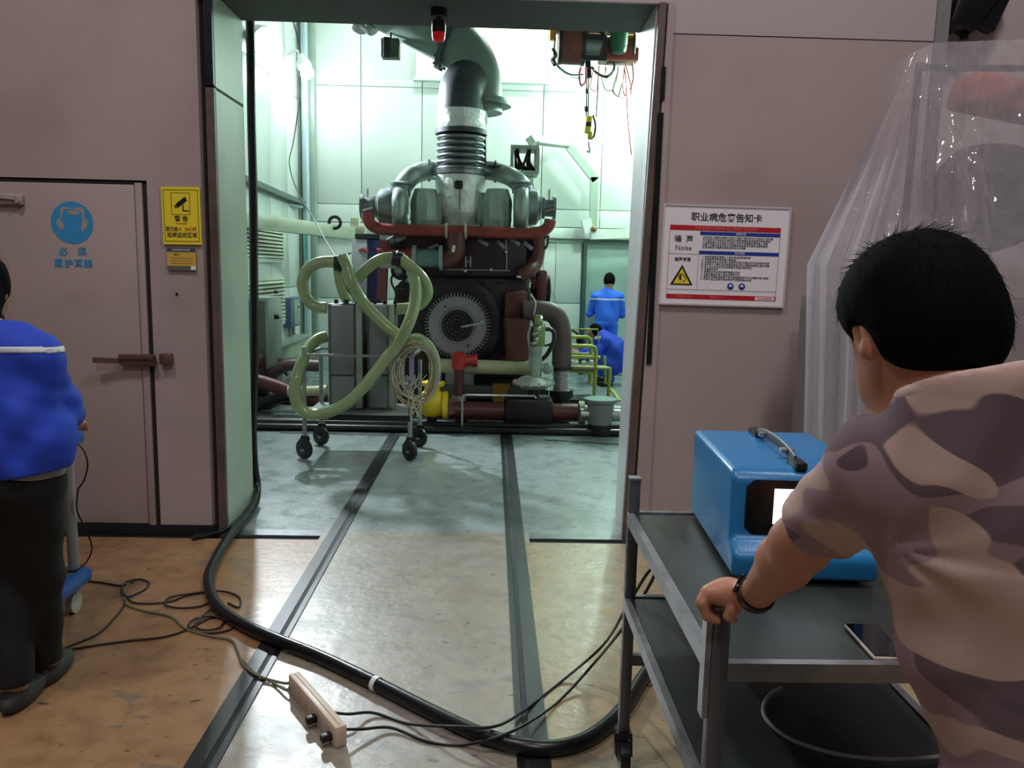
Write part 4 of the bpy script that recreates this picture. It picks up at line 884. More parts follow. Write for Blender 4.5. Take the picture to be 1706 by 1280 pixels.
# cabinet behind the hose cart: grey front, navy side
YK = 10.2; t = thing('instrument_cabinet', 'grey and navy tall cabinet standing behind the hose cart', 'cabinet', at(610, 640, YK))
x0, x1, x2 = at(587, 400, YK).x, at(612, 400, YK).x, at(633, 400, YK).x; zt_ = at(610, 395, YK).z
MB().bb((x0, YK, 0), (x2, YK+.6, zt_-.02), .01).build('body', mat('navy_cabinet', (34, 36, 92), .4, var=.06), t)
dr = MB().bb((x0, YK-.03, .9), (x1, YK, zt_-.03), .006).build('door', mat('light_grey_door', (178, 182, 186), .4, var=.03), t)
MB().tube([at(598, 418, YK-.035), at(605, 415, YK-.035), at(612, 421, YK-.035)], .02, 6, 3).build('red_stripe', mat('red_stripe', (170, 60, 70), .4, var=0), dr)
MB().bb((x0, YK-.02, 0), (x2, YK+.0, .9)).build('lower_front', M_blk2, t)
MB().bb((x0+.04, YK-.04, zt_-.02), (x2, YK+.6, zt_+.03)).build('top', M_blackm, t)
MB().tube([V(x0-.01, YK-.03, zt_-.2), V(x0-.07, YK-.05, zt_-.22), V(x0-.07, YK-.05, zt_-.36), V(x0-.01, YK-.03, zt_-.38)], .012, 6).build('handle', M_blackm, dr)
# ================================================================== hose cart with two heat exchangers
M_tube = mat('galvanised_tube', (150, 156, 152), .35, .6, var=.1, scale=8)
M_hex = mat('exchanger_grey', (122, 128, 130), .45, .15, var=.05, scale=3)
M_hexd = mat('exchanger_dark_grey', (88, 94, 94), .5, .15, var=.08, scale=4)
M_hose = mat('translucent_green_hose', (140, 158, 112), .22, var=.12, scale=3, coat=.3, dirt=(108, 128, 84), dirt_amt=.5, dscale=2)
YA, YZ = 6.72, 7.26
hc = thing('hose_cart', 'wheeled tubular cart loaded with two grey heat exchangers', 'cart', (at(600, 760, 7).x, 7.0, 0))
posts = {'a': (508, YA, 578), 'b': (683, YA, 640), 'c': (536, YZ, 590), 'd': (699, YZ, 600)}
PX = {}
for k, (px, Y, pt) in posts.items():
    x = at(px, 740, Y).x; PX[k] = x
    MB().cyl((x, Y, .2), (x, Y, at(px, pt, Y).z), .019, n=12).build('post', M_tube, hc)
def caster(x, y, par, ang):
    ax = V(cos(ang), sin(ang), 0); q_ = V(x, y, .18); w0 = V(x, y-.03, .089); tn = V(-ax.y, ax.x, 0)
    c = MB().box((x, y, .19), (.06, .05, .02)).bar(q_+ax*.03, w0+ax*.03, .006, .05, up=tn).bar(q_-ax*.03, w0-ax*.03, .006, .05, up=tn).build('caster', M_darksteel, par)
    w_ = MB().lathe([(.02, -.02), (.075, -.02), (.088, -.012), (.088, .012), (.075, .02), (.02, .02)], V(x, y-.03, .089), ax, 22).build('wheel', M_blackm, c)
    MB().cyl(V(x, y-.03, .089)-ax*.026, V(x, y-.03, .089)+ax*.026, .022, n=12).build('hub', M_gray, w_)
for k, a in (('a', 1.0), ('b', .8), ('c', 1.05), ('d', .95)): caster(PX[k], posts[k][1], hc, a)
z1 = at(600, 593, YA).z; z2 = at(600, 690, YA).z
MB().bar((PX['a'], YA, z1), (PX['b'], YA, z1), .022).build('rail', M_tube, hc)
MB().bar((PX['c'], YZ, z1), (PX['d'], YZ, z1), .022).build('rail', M_tube, hc)
for k1, k2 in (('a', 'c'), ('b', 'd')): MB().bar((PX[k1], YA, z1), (PX[k2], YZ, z1), .022).build('rail', M_tube, hc)
MB().bb((PX['a'], YA-.01, z2-.02), (PX['b'], YZ+.02, z2), .004).build('deck', M_tube, hc)
MB().bar((PX['a'], YA, z2-.03), (PX['b'], YA, z2-.03), .04, .05).build('deck_edge', M_darksteel, hc)
def exch(x0, x1, y0, y1, label, Y):
    a, b = at(x0, y0, Y), at(x1, y1, Y); t = thing('heat_exchanger', label, 'heat exchanger', (a.x, Y, z2+.02), 'grey heat exchangers on the hose cart')
    MB().bb((a.x, Y, z2+.02), (b.x, Y+.26, a.z), .006).build('plate_pack', M_hexd, t)
    xa, xb = a.x+(b.x-a.x)*.1, a.x+(b.x-a.x)*.76
    MB().bb((xa, Y-.02, z2+.02), (xb, Y, z2+.02+(a.z-z2)*.30), .005).build('front_plate', M_hex, t)
    MB().bb((xa, Y-.02, z2+.03+(a.z-z2)*.31), (xb, Y, a.z-.01), .005).build('front_plate', M_hex, t)
    MB().bb((b.x-.05, Y-.015, z2+.02), (b.x, Y, a.z+.005), .004).build('end_plate', M_greyg, t)
    for i in range(3): x = a.x+.06+.09*i; MB().cyl((x, Y+.06, a.z-.02), (x, Y+.06, a.z+.035), .018, n=10).build('stud', M_darksteel, t)
    return a, b
exch(546, 604, 506, 664, 'grey plate heat exchanger at the left of the hose cart', 6.9)
exch(611, 657, 507, 668, 'grey plate heat exchanger at the right of the hose cart', 6.95)
x = at(606, 600, 7.12).x
o = MB().cyl((x, 7.14, z2+.0), (x, 7.14, at(606, 557, 7.14).z), .045, n=14).build('brown_post', mat('brown_tube', (82, 62, 50), .45, .1, var=.2)); tag(o, 'short brown pipe standing between the two heat exchangers', 'pipe')
def hose(pts, r, label, mt=None, n=14):
    o = MB().tube([at(x, y, Y) for x, y, Y in pts], r, n, 6).build('thick_hose', mt or M_hose); tag(o, label, 'hose', 'thick pale green hoses on the hose cart'); return o
HR = .05
hose([(544, 513, 6.95), (526, 511, 6.95), (511, 497, 6.95), (504, 473, 6.95), (512, 450, 6.95), (531, 438, 6.95), (558, 436, 6.95)], HR, 'pale hose arching left from the left exchanger top')
hose([(563, 443, 7.0), (566, 468, 7.0), (572, 488, 7.0), (581, 504, 7.0)], HR*.9, 'short pale hose dropping into the left exchanger')
hose([(570, 426, 6.84), (579, 446, 6.83), (588, 474, 6.8), (604, 502, 6.8), (630, 531, 6.78), (655, 553, 6.76), (676, 564, 6.74), (700, 568, 6.74), (716, 581, 6.76), (725, 605, 6.8), (724, 630, 6.85), (718, 650, 6.9)], HR, 'long pale hose crossing diagonally from top left to lower right')
hose([(543, 561, 7.0), (528, 566, 6.95), (514, 580, 6.85), (503, 604, 6.7), (494, 632, 6.62), (491, 656, 6.6), (498, 678, 6.6), (516, 690, 6.6), (542, 688, 6.6), (575, 674, 6.6), (601, 650, 6.6), (622, 625, 6.6), (643, 598, 6.6), (664, 572, 6.62), (682, 536, 6.66), (691, 505, 6.75), (692, 472, 6.85), (686, 452, 6.95)], HR, 'long pale hose sagging in a deep loop below the cart')
hose([(578, 494, 7.1), (586, 476, 7.05), (600, 459, 7.0), (618, 442, 6.98), (636, 432, 6.98), (655, 429, 6.98)], HR, 'pale hose rising from the left exchanger to the top clamp')
hose([(668, 431, 6.95), (682, 443, 6.92), (698, 457, 6.92), (710, 475, 6.92), (711, 493, 6.92), (700, 507, 6.95), (684, 513, 6.98), (662, 515, 6.98)], HR, 'pale hose bowing right from the top clamp to the right exchanger')
for (x, y, Y), (x2_, y2_), lb in (((558, 438, 6.96), (574, 439), 'black rubber clamp joining hoses above the left exchanger'), ((655, 430, 6.96), (670, 434), 'dark clamp joining hoses above the right exchanger')):
    o = MB().cyl(at(x, y, Y), at(x2_, y2_, Y), .066, n=16).torus(at((x+x2_)/2, (y+y2_)/2, Y), (1, 0, 0), .068, .008, 18, 6).build('hose_clamp', M_blackm); tag(o, lb, 'clamp')
o = MB().cyl(at(633, 441, 6.98), at(662, 442, 6.98), .03, n=12).build('coupling_pipe', M_gray); tag(o, 'short grey pipe stub under the right hose clamp', 'pipe')
# coil of thin wires on the near right post
t = thing('wire_coil', 'tangled coil of thin pale wires hung on the right cart post', 'wire coil', at(690, 620, 6.66)); rnd = random.Random(9)
ww = [mat('coil_wire_pale', (166, 166, 140), .45, var=.05), mat('coil_wire_amber', (160, 130, 70), .45, var=.05)]
for i in range(14):
    c = at(692+rnd.uniform(-6, 6), 622+rnd.uniform(-4, 6), 6.64+rnd.uniform(-.03, .03)); rx, rz = rnd.uniform(.12, .2), rnd.uniform(.22, .30); a0 = rnd.uniform(-.3, .3)
    P = [c+V(rx*cos(a)*cos(a0), rx*cos(a)*sin(a0)*.4+.015*sin(3*a), rz*sin(a)+.02*sin(2*a+i)) for a in [2*pi*k/14 for k in range(14)]]
    MB().tube(P, .0055, 5, 3, True).build('wire', ww[i % 5 == 4], t)
for i in range(6):
    P = [at(688+rnd.uniform(-12, 24), 625, 6.64), at(690+rnd.uniform(-20, 20), 655, 6.64), at(688+rnd.uniform(-10, 20), 672, 6.62), at(694+rnd.uniform(-20, 5), 690+rnd.uniform(0, 10), 6.62)]
    MB().tube(P, .005, 5, 4).build('wire', ww[0], t)
x = at(686, 590, 6.69).x; MB().bb((x-.02, 6.685, at(686, 640, 6.69).z), (x+.02, 6.70, at(686, 577, 6.69).z)).build('hanger_tag', mat('lilac_tag', (150, 146, 176), .5, var=.05), t)

# ================================================================== big black hose through the doorway
HB = .028
pts = [at(416, -10, 5.43), at(418, 90, 5.43), at(419, 200, 5.43), at(422, 330, 5.43), at(423, 450, 5.43), at(424, 600, 5.43), at(421, 700, 5.43), at(423, 770, 5.42), at(428, 812, 5.40), fl(424, 840, .05), fl(408, 864, HB), fl(384, 892, HB+.005), fl(360, 930, HB), fl(347, 968, HB), fl(362, 1010, HB), fl(402, 1040, HB), fl(460, 1066, HB+.006), fl(535, 1096, HB), fl(627, 1140, HB), fl(712, 1183, HB), fl(800, 1224, HB), fl(870, 1243, HB+.006), fl(930, 1246, HB), fl(985, 1228, HB), fl(1035, 1185, HB), fl(1072, 1128, HB), fl(1110, 1080, HB), fl(1200, 1010, HB)]
t = thing('black_hose', 'long thick black hose hanging in the doorway and looping over the floor', 'hose', (pts[12].x, pts[12].y, 0))
MB().tube(pts, HB, 14, 6).build('hose_body', M_black, t)
p = fl(627, 1140, HB); d = (fl(712, 1183, HB)-fl(535, 1096, HB)).normalized(); MB().lathe([(HB+.001, -.011), (HB+.003, -.011), (HB+.003, .011), (HB+.001, .011)], p, d, 18).build('white_tie', M_white, t)
pts = [at(420, 560, 5.47), at(419, 640, 5.48), at(416, 720, 5.48), at(418, 780, 5.46), fl(421, 825, .05), fl(406, 858, .018), fl(372, 884, .018), fl(320, 897, .016)]
o = MB().tube(pts, .016, 10, 6).build('thin_hose', M_black); tag(o, 'thinner black hose beside the thick one at the doorway foot', 'hose')

# ================================================================== power strip and cords on the hall floor
a, b = fl(490, 1152), fl(569, 1246); d = (b-a).normalized(); nrm = V(-d.y, d.x, 0)
M_str = mat('cream_plastic', (206, 186, 164), .4, var=.04)
ps = thing('power_strip', 'cream power strip lying on its edge on the floor', 'power strip', a.lerp(b, .5))
R = Matrix((d, nrm, V(0, 0, 1))).transposed()
MB().box(a.lerp(b, .5)+V(0, 0, .04), ((b-a).length, .044, .078), R, .006).build('strip_body', M_str, ps)
for i in range(6):
    c = a.lerp(b, .12+.145*i)+V(0, 0, .042); MB().box(c-nrm*.022, (.044, .004, .044), R, .001).build('socket', mat('socket_face', (186, 160, 146), .45, var=.03), ps)
MB().box(a.lerp(b, .5)+V(0, 0, .08), ((b-a).length*.94, .006, .002), R).build('seam', mat('seam_grey', (150, 128, 112), .5, var=0), ps)
M_cord = mat('black_cord', (14, 13, 14), .45, var=.05); M_cordb = mat('dark_brown_cord', (44, 32, 28), .5, var=.1); M_cordg = mat('green_grey_cord', (104, 104, 78), .5, var=.1)
def cord(P, r, m_, label, name='extension_cord', grp=None):
    o = MB().tube(P, r, 7, 6).build(name, m_); tag(o, label, 'cord', grp); return o
cord([a.lerp(b, .62)+V(.02, .0, .05), fl(580, 1190, .04), fl(622, 1188, .012), fl(680, 1206, .006), fl(760, 1211, .065), fl(822, 1211, .065), fl(868, 1188, .02), fl(940, 1132, .01), fl(1005, 1075, .15), at(1045, 1010, 2.62), at(1072, 965, 2.6), at(1088, 945, 2.58), at(1120, 915, 2.58)], .0055, M_cord, 'black cord from the power strip middle to the steel cart, left of the two')
cord([a.lerp(b, .92)+V(.02, .0, .05), fl(605, 1215, .03), fl(652, 1213, .012), fl(712, 1236, .006), fl(768, 1242, .006), fl(838, 1225, .066), fl(895, 1195, .03), fl(940, 1160, .01), fl(990, 1105, .1), at(1035, 1050, 2.55), at(1065, 1005, 2.56), at(1085, 970, 2.56), at(1098, 945, 2.58), at(1130, 925, 2.6)], .0055, M_cord, 'black cord from the power strip end to the steel cart, right of the two')
for i, (f_, c2) in enumerate(((.62, V(.02, 0, .05)), (.92, V(.02, 0, .05)))):
    q = a.lerp(b, f_)+V(0, 0, .034); o = MB().bar(q-nrm*.022, q-nrm*.06, .026, .026, bev=.004).build('plug', M_cord, ps)
cord([a+V(-.01, .01, .03), fl(470, 1138, .01), fl(430, 1126, .015), fl(405, 1108, .006), fl(396, 1085, .006), fl(385, 1067, .006), fl(350, 1060, .006), fl(310, 1048, .006), fl(285, 1028, .006), fl(240, 1018, .006), fl(212, 1008, .006), fl(206, 990, .006), fl(214, 972, .02)], .0055, M_cordg, 'grey green cord running left from the power strip')
cord([a+V(-.01, .0, .04), fl(478, 1150, .02), fl(455, 1138, .008), fl(425, 1122, .008), fl(404, 1100, .006)], .005, M_cordg, 'short second grey cord at the power strip left end')
cord([fl(142, 968, .006), fl(170, 971, .006), fl(205, 976, .006), fl(228, 966, .008), fl(247, 970, .006), fl(243, 981, .006), fl(226, 990, .006), fl(212, 994, .012), fl(203, 985, .02), fl(207, 972, .012), fl(226, 965, .016)], .005, M_cordb, 'dark cord with a single loop right of the blue trolley', grp=None)
cord([fl(212, 996, .006), fl(222, 1004, .006), fl(250, 1006, .006), fl(286, 1002, .006), fl(310, 993, .006), fl(345, 988, .006), fl(355, 998, .006), fl(335, 1010, .006), fl(300, 1013, .006), fl(275, 1008, .01), fl(283, 996, .014), fl(320, 989, .012), fl(368, 985, .01), fl(398, 995, .006), fl(398, 1012, .006), fl(380, 1005, .006)], .005, M_cordb, 'dark cord coiled flat beside the thick black hose, farther coil')
cord([fl(85, 1088, .006), fl(150, 1077, .006), fl(215, 1068, .006), fl(270, 1062, .006), fl(310, 1050, .006), fl(350, 1030, .006), fl(380, 1027, .006), fl(394, 1040, .006), fl(375, 1052, .006), fl(335, 1055, .006), fl(314, 1045, .01), fl(322, 1033, .012), fl(350, 1027, .014), fl(372, 1032, .012), fl(365, 1046, .012), fl(340, 1050, .012), fl(325, 1042, .016), fl(345, 1020, .018), fl(372, 1010, .006)], .005, M_cordb, 'dark cord coiled twice below the farther coil, running left')
cord([fl(85, 1089, .006), fl(120, 1075, .006), fl(165, 1055, .006), fl(195, 1025, .006), fl(207, 1008, .006), fl(208, 1000, .012)], .005, M_cordb, 'dark cord running diagonally from the trolley loop to the worker')

# ================================================================== blue plastic trolley at the left
M_blu = mat('blue_plastic', (34, 92, 170), .4, var=.06)
M_gry = mat('grey_mat', (96, 96, 96), .6, var=.08)
ca = fl(152, 945, .2)
X1 = ca.x; Y1 = ca.y+.02; X0 = X1-.95; Y0 = Y1-.56
tr = thing('utility_trolley', 'blue plastic two shelf trolley with grey posts behind the worker', 'trolley', ((X0+X1)/2, (Y0+Y1)/2, 0))
zt_ = fl(147, 745, .85).z
for zz, nm in ((.2, 'lower_shelf'), (.87, 'upper_shelf')):
    sh = MB().bb((X0, Y0, zz-.07), (X1, Y1, zz), .02).build(nm, M_blu, tr)
    MB().bb((X0+.05, Y0+.05, zz-.005), (X1-.05, Y1-.05, zz+.004)).build('mat', M_gry, sh)
for x in (X0+.1, X1-.06):
    for y in (Y0+.07, Y1-.06): MB().cyl((x, y, .2), (x, y, .82), .024, n=14).build('post', M_gray, tr)
for x in (X0+.1, X1-.06):
    for y in (Y0+.07, Y1-.08):
        c = MB().cyl((x, y, .13), (x, y, .09), .02, n=10).build('caster', M_gray, tr)
        MB().cyl((x-.015, y, .05), (x+.015, y, .05), .05, n=18).build('wheel', mat('white_wheel', (190, 184, 172), .5, var=.05), c)
P = [(125, 735), (140, 752), (146, 775), (140, 800), (130, 815)]
o = MB().tube([at(x, y, Y1-.1) for x, y in P], .004, 6, 5).tube([at(130, 815, Y1-.1), at(128, 850, Y1-.08), at(142, 880, Y1-.03), at(153, 912, Y1+.0), at(145, 935, Y1-.02), fl(128, 950, .21), fl(112, 953, .21)], .004, 6, 5).build('extension_cord', M_cord); tag(o, 'thin black cord hanging from the upper trolley shelf', 'cord')
# ================================================================== signs
def mk(n, c, r=.5): return mat(n, c, r, var=.02)
K_black = mk('print_black', (22, 20, 24)); K_red = mk('print_red', (186, 20, 36)); K_blue = mk('print_blue', (24, 58, 150)); K_white = mk('print_white', (236, 232, 236)); K_yel = mk('sign_yellow', (238, 214, 56), .35); K_grey = mk('print_grey', (70, 66, 74))
class Card:
    def __init__(s, tl, tr, br, bl, name, label, cat, m_, thick=.012, bev=.0):
        s.o = tl; s.w = (tr-tl).length; s.ux = (tr-tl).normalized(); d = (bl-tl); d = d-s.ux*d.dot(s.ux); s.h = d.length; s.uy = -d.normalized(); s.n = s.ux.cross(s.uy)
        s.t = thing(name, label, cat, tl.lerp(br, .5)); s.lv = 1
        s.rect(0, 0, 1, 1, m_, 'board', -thick/2, thick, bev)
    def P(s, u, v, k=0.0): return s.o + s.ux*(u*s.w) - s.uy*(v*s.h) + s.n*k
    def rect(s, u0, v0, u1, v1, m_, name, k, th=.0012, bev=0.0):
        c = s.P((u0+u1)/2, (v0+v1)/2, k+th/2); return MB().box(c, (abs(u1-u0)*s.w, abs(v1-v0)*s.h, th), Matrix((s.ux, s.uy, s.n)).transposed(), bev).build(name, m_, s.t)
    def text(s, body, u, v, hfrac, m_, k=.0075, align='CENTER', bold=.0, sx=1.0, name='lettering'):
        return text(body, s.P(u, v, k), hfrac*s.h, m_, s.t, s.ux, s.uy, name, align, bold, sx, .0005)
    def poly(s, pts, m_, name, k, th=.0012): return MB().prism([s.P(u, v, k) for u, v in pts], s.n*th).build(name, m_, s.t)
    def disc(s, u, v, r, m_, name, k, n=28): return MB().cyl(s.P(u, v, k), s.P(u, v, k+.0012), r*s.w, n=n).build(name, m_, s.t)
ys = YW-.012
c = Card(at(1105, 339, ys), at(1318, 346, ys), at(1307, 514, ys), at(1094, 507, ys), 'hazard_notice', 'white framed occupational hazard card about noise beside the doorway', 'sign', K_white, .012)
al = mat('pale_frame', (212, 206, 208), .35, .2, var=.03)
c.rect(0, 0, 1, .018, al, 'frame_edge', 0, .012); c.rect(0, .982, 1, 1, al, 'frame_edge', 0, .012); c.rect(0, .018, .014, .982, al, 'frame_edge', 0, .012); c.rect(.986, .018, 1, .982, al, 'frame_edge', 0, .012)
k = .006
c.text('职业病危害告知卡', .5, .125, .088, K_black, bold=.0006, sx=1.02)
c.rect(.062, .205, .93, .255, K_red, 'red_band', k); c.text('作业环境对人体有害 请注意防护 当心噪声', .5, .23, .034, mk('print_pink', (232, 120, 124)), .0078)
for u in (.0625, .9285): c.rect(u-.0015, .255, u+.0015, .89, K_red, 'red_line', k)
c.rect(.30, .262, .93, .298, K_blue, 'blue_band', k); c.text('健康危害', .62, .28, .026, K_white, .0078)
c.rect(.30, .452, .93, .488, K_blue, 'blue_band', k); c.text('防护措施', .62, .47, .026, K_white, .0078)
c.text('噪  声', .175, .345, .075, K_grey, bold=.0006); c.text('Noise', .175, .43, .07, K_grey)
c.rect(.063, .488, .30, .491, K_grey, 'rule', k); c.rect(.298, .488, .30, .84, K_grey, 'rule', k); c.rect(.063, .842, .93, .845, K_grey, 'rule', k)
c.text('噪声有害', .175, .545, .042, K_grey, bold=.0004)
c.poly([(.175, .595), (.265, .80), (.085, .80)], K_black, 'warning_triangle', k); c.poly([(.175, .632), (.24, .785), (.11, .785)], K_yel, 'triangle_fill', k+.0014)
for u, v, a0, a1 in ((.172, .715, .6, 4.4), (.185, .735, -1.6, 1.6)):
    MB().tube([c.P(u+.022*cos(a0+(a1-a0)*i/10), v-.028*sin(a0+(a1-a0)*i/10), k+.003) for i in range(11)], .0022, 5).build('ear_mark', K_black, c.t)
c.rect(.158, .70, .172, .75, K_black, 'ear_mark', k+.0028)
B1 = ['长时间处于噪声环境会引起听力减弱下降时间长可引起永久性耳聋', '并引发消化不良呕吐头痛血压升高失眠等全身性病症对神经系统', '心血管系统内分泌系统以及视力均有不同程度的影响使人烦躁', '注意力不集中反应迟钝工作效率降低容易发生事故长期接触者', '应当定期进行健康检查发现异常及时调离']
for i, s_ in enumerate(B1): c.text(s_, .322, .32+.0245*i, .0245, K_grey, .0072, 'LEFT')
B2 = ['一 使用耳塞或耳罩等个人防护用品控制噪声源', '二 采用隔声吸声消声等工程措施', '三 合理安排作业时间减少在噪声环境中停留的时间加强维护保养', '四 发现听力下降应及时就医定期进行职业健康检查建立监护档案', '五 进入作业场所必须正确佩戴护耳器并接受培训', '六 设置警示标识', '七 定期检测作业场所噪声强度并公布', '八 加强设备维护减少振动与噪声产生', '九 患有听觉器官疾病者不得从事接触噪声的作业请遵守操作规程', '十 如有不适立即离开现场到空气流通安静处休息']
for i, s_ in enumerate(B2): c.text(s_, .322, .512+.0247*i, .0245, K_grey, .0072, 'LEFT')
for u in (.565, .655):
    c.disc(u, .80, .0265, K_blue, 'mandatory_symbol', k); c.disc(u, .795, .012, K_white, 'symbol_face', k+.0014); c.disc(u, .808, .007, K_blue, 'symbol_mark', k+.0028)
c.rect(.062, .89, .93, .937, K_red, 'red_band', k); c.text('急救电话 120', .2, .913, .026, mk('print_pink', (0, 0, 0)), .0078); c.text('消防电话 119', .46, .913, .026, mk('print_pink', (0, 0, 0)), .0078)
c.rect(.765, .897, .918, .930, K_white, 'phone_box', k+.0014); c.text('职业卫生咨询电话', .842, .913, .019, K_red, .0092)
# yellow camera notice
c = Card(at(268, 311, ys), at(332.5, 312, ys), at(335, 409, ys), at(271.5, 407, ys), 'camera_notice', 'yellow warning sign with a surveillance camera beside the grey door', 'sign', K_yel, .008)
k = .004; K_br = mk('print_brown', (60, 40, 34))
for a in ((.05, .05, .95, .058), (.05, .94, .95, .948), (.05, .058, .062, .94), (.938, .058, .95, .94)): c.rect(*a, K_br, 'border_line', k)
for a in ((.25, .10, .74, .106), (.25, .475, .74, .481), (.25, .106, .262, .475), (.728, .106, .74, .475)): c.rect(*a, K_br, 'picture_line', k)
c.poly([(.36, .30), (.62, .165), (.67, .235), (.42, .365)], K_black, 'camera_body', k); c.poly([(.33, .335), (.365, .315), (.40, .355), (.365, .375)], K_black, 'camera_lens', k)
c.poly([(.54, .31), (.57, .30), (.57, .40), (.70, .405), (.70, .425), (.54, .42)], K_black, 'camera_arm', k)
c.text('警 告', .5, .555, .105, K_br, .0052, bold=.0006); c.text('WARNING', .5, .635, .04, K_red, .0052)
c.text('您已进入', .29, .735, .082, K_br, .0052, bold=.0004, sx=.86); c.text('24小时', .73, .735, .082, K_red, .0052, bold=.0004, sx=.86)
c.text('视频监控区域', .5, .84, .094, K_br, .0052, bold=.0003, sx=.94)
# small yellow tag in its clear holder
c = Card(at(278, 413, ys), at(326, 414, ys), at(328, 452, ys), at(279, 450, ys), 'duty_tag', 'small yellow tag in a dark edged holder under the camera sign', 'sign', mk('tag_ochre', (206, 170, 70)), .008)
c.rect(0, 0, 1, .17, mk('tag_blue_grey', (70, 74, 96)), 'header', .004); c.text('安全责任区公示牌', .5, .09, .10, K_white, .0058)
c.rect(0, .80, 1, .99, mk('tag_green_grey', (92, 100, 92)), 'footer', .004); c.rect(.82, .80, .99, .97, K_white, 'clip', .0052)
c.text('责任人', .35, .30, .10, K_br, .0045)
for v in (.44, .56, .68): c.rect(.14, v, .88, v+.018, mk('tag_line', (150, 116, 60)), 'text_line', .004)
# blue ear-protection mark stencilled on the door
K_paint = mat('blue_stencil_paint', (52, 142, 196), .55, var=.08, scale=20)
yd = YW-.0062
em = thing('ear_protection_mark', 'round blue ear protection symbol with blue characters painted on the door', 'sign', at(120, 371, yd))
q = at(120, 371, yd); r = (at(155, 371, yd)-q).length
MB().cyl(q+V(0, .0, 0), q+V(0, -.001, 0), r, n=48).build('disc', K_paint, em)
def dp(px, py, k=-.002): return at(px, py, yd)+V(0, k, 0)
def flat(pts, name, m_=M_door): MB().prism([dp(x, y, -.0012) for x, y in pts], V(0, -.0008, 0)).build(name, m_, em)
flat([(101, 348), (104, 345), (118, 346), (119, 348), (106, 349), (103, 364), (101, 364)], 'headband'); flat([(122, 347), (136, 345), (141, 351), (140, 366), (137, 366), (137, 353), (122, 349)], 'headband')
flat([(110, 352), (118, 350), (128, 352), (136, 356), (128, 358), (118, 357)], 'hair_gap')
flat([(95, 366), (100, 364), (105, 372), (107, 380), (103, 384), (98, 378), (94, 372)], 'ear_cup'); flat([(138, 366), (144, 364), (147, 370), (144, 380), (138, 387), (135, 380)], 'ear_cup')
s_ = (at(120, 428, yd)-at(120, 415, yd)).length
for ch, px, py in (('必', 106, 420), ('须', 137, 420), ('戴', 98, 439), ('护', 115, 440), ('耳', 131, 440), ('器', 147, 440)):
    text(ch, dp(px, py, -.001), s_*1.15, K_paint, em, bold=.0008)
# ================================================================== steel cart with the analyser
M_ang = mat('scuffed_steel_angle', (150, 152, 156), .35, .65, var=.2, scale=14, dirt=(90, 86, 84), dirt_amt=.5, dscale=12)
M_post = mat('dark_steel_post', (92, 92, 98), .4, .55, var=.2, scale=10, stretch=(1, 1, .2))
M_mat = mat('dark_green_rubber_mat', (36, 42, 36), .42, var=.35, scale=9, dirt=(66, 76, 64), dirt_amt=.5, dscale=5, stretch=(1, .35, 1), bump=.1, bscale=20)
ZS = .88; pf = at(1048, 850, 2.47); CX0 = .468; CX1 = 1.06; CY1 = 2.47; CY0 = fl(1205, 1100, ZS).y
ct = thing('steel_cart', 'two shelf steel angle cart with dark green mats', 'cart', ((CX0+CX1)/2, (CY0+CY1)/2, 0))
w_ = .034; ztop = at(1050, 798, CY1).z
for x in (CX0, CX1):
    for y in (CY0, CY1):
        p = MB().bb((x-w_/2, y-w_/2, .13), (x+w_/2, y+w_/2, ztop if y == CY1 else ztop+.0), .002).build('post', M_post, ct)
        MB().bb((x-w_/2-.002, y-w_/2-.002, ztop), (x+w_/2+.002, y+w_/2+.002, ztop+.006)).build('post_cap', M_ang, p)
        cs = MB().box((x, y, .12), (.05, .05, .02)).bar((x-.025, y, .12), (x-.025, y-.02, .05), .005, .04).bar((x+.025, y, .12), (x+.025, y-.02, .05), .005, .04).build('caster', M_darksteel, ct)
        MB().cyl((x-.016, y-.02, .052), (x+.016, y-.02, .052), .05, n=20).build('wheel', M_blackm, cs)
for z, nm in ((ZS, 'top_shelf'), (ZS-.285, 'lower_shelf')):
    sh = MB().bb((CX0+.004, CY0+.004, z-.02), (CX1-.004, CY1-.004, z-.002)).build(nm, M_mat, ct)
    for x, s in ((CX0, 1), (CX1, -1)):
        MB().bb((x-.02 if s > 0 else x, CY0, z-.036), (x if s > 0 else x+.02, CY1, z+.004)).build('side_angle', M_ang, sh)
    for y, s in ((CY0, 1), (CY1, -1)):
        MB().bb((CX0+.015, y-.02 if s > 0 else y, z-.036), (CX1-.015, y if s > 0 else y+.02, z+.003)).build('end_angle', M_ang, sh)
MB().bar((CX0, CY1+.0, .38), (CX0+.3, CY1, .38), .02, .035).build('lower_brace', M_post, ct)
MB().bb((CX0-.03, CY0-.012, ZS-.12), (CX0-.018, CY0+.02, ZS+.09)).build('bright_strip', M_ang, ct)
# ring of clear tubing on the lower shelf
zl = ZS-.285+.004
P = [(1302, 1146), (1285, 1156), (1273, 1172), (1272, 1190), (1284, 1208), (1310, 1228), (1345, 1243), (1395, 1257), (1450, 1264), (1510, 1265), (1580, 1258), (1640, 1240)]
o = MB().tube([fl(x, y, zl+.006) for x, y in P], .0045, 8, 5).build('clear_tubing', mat('clear_tube', (196, 198, 192), .15, var=0)); tag(o, 'clear plastic tube curled on the lower shelf of the steel cart', 'tube')
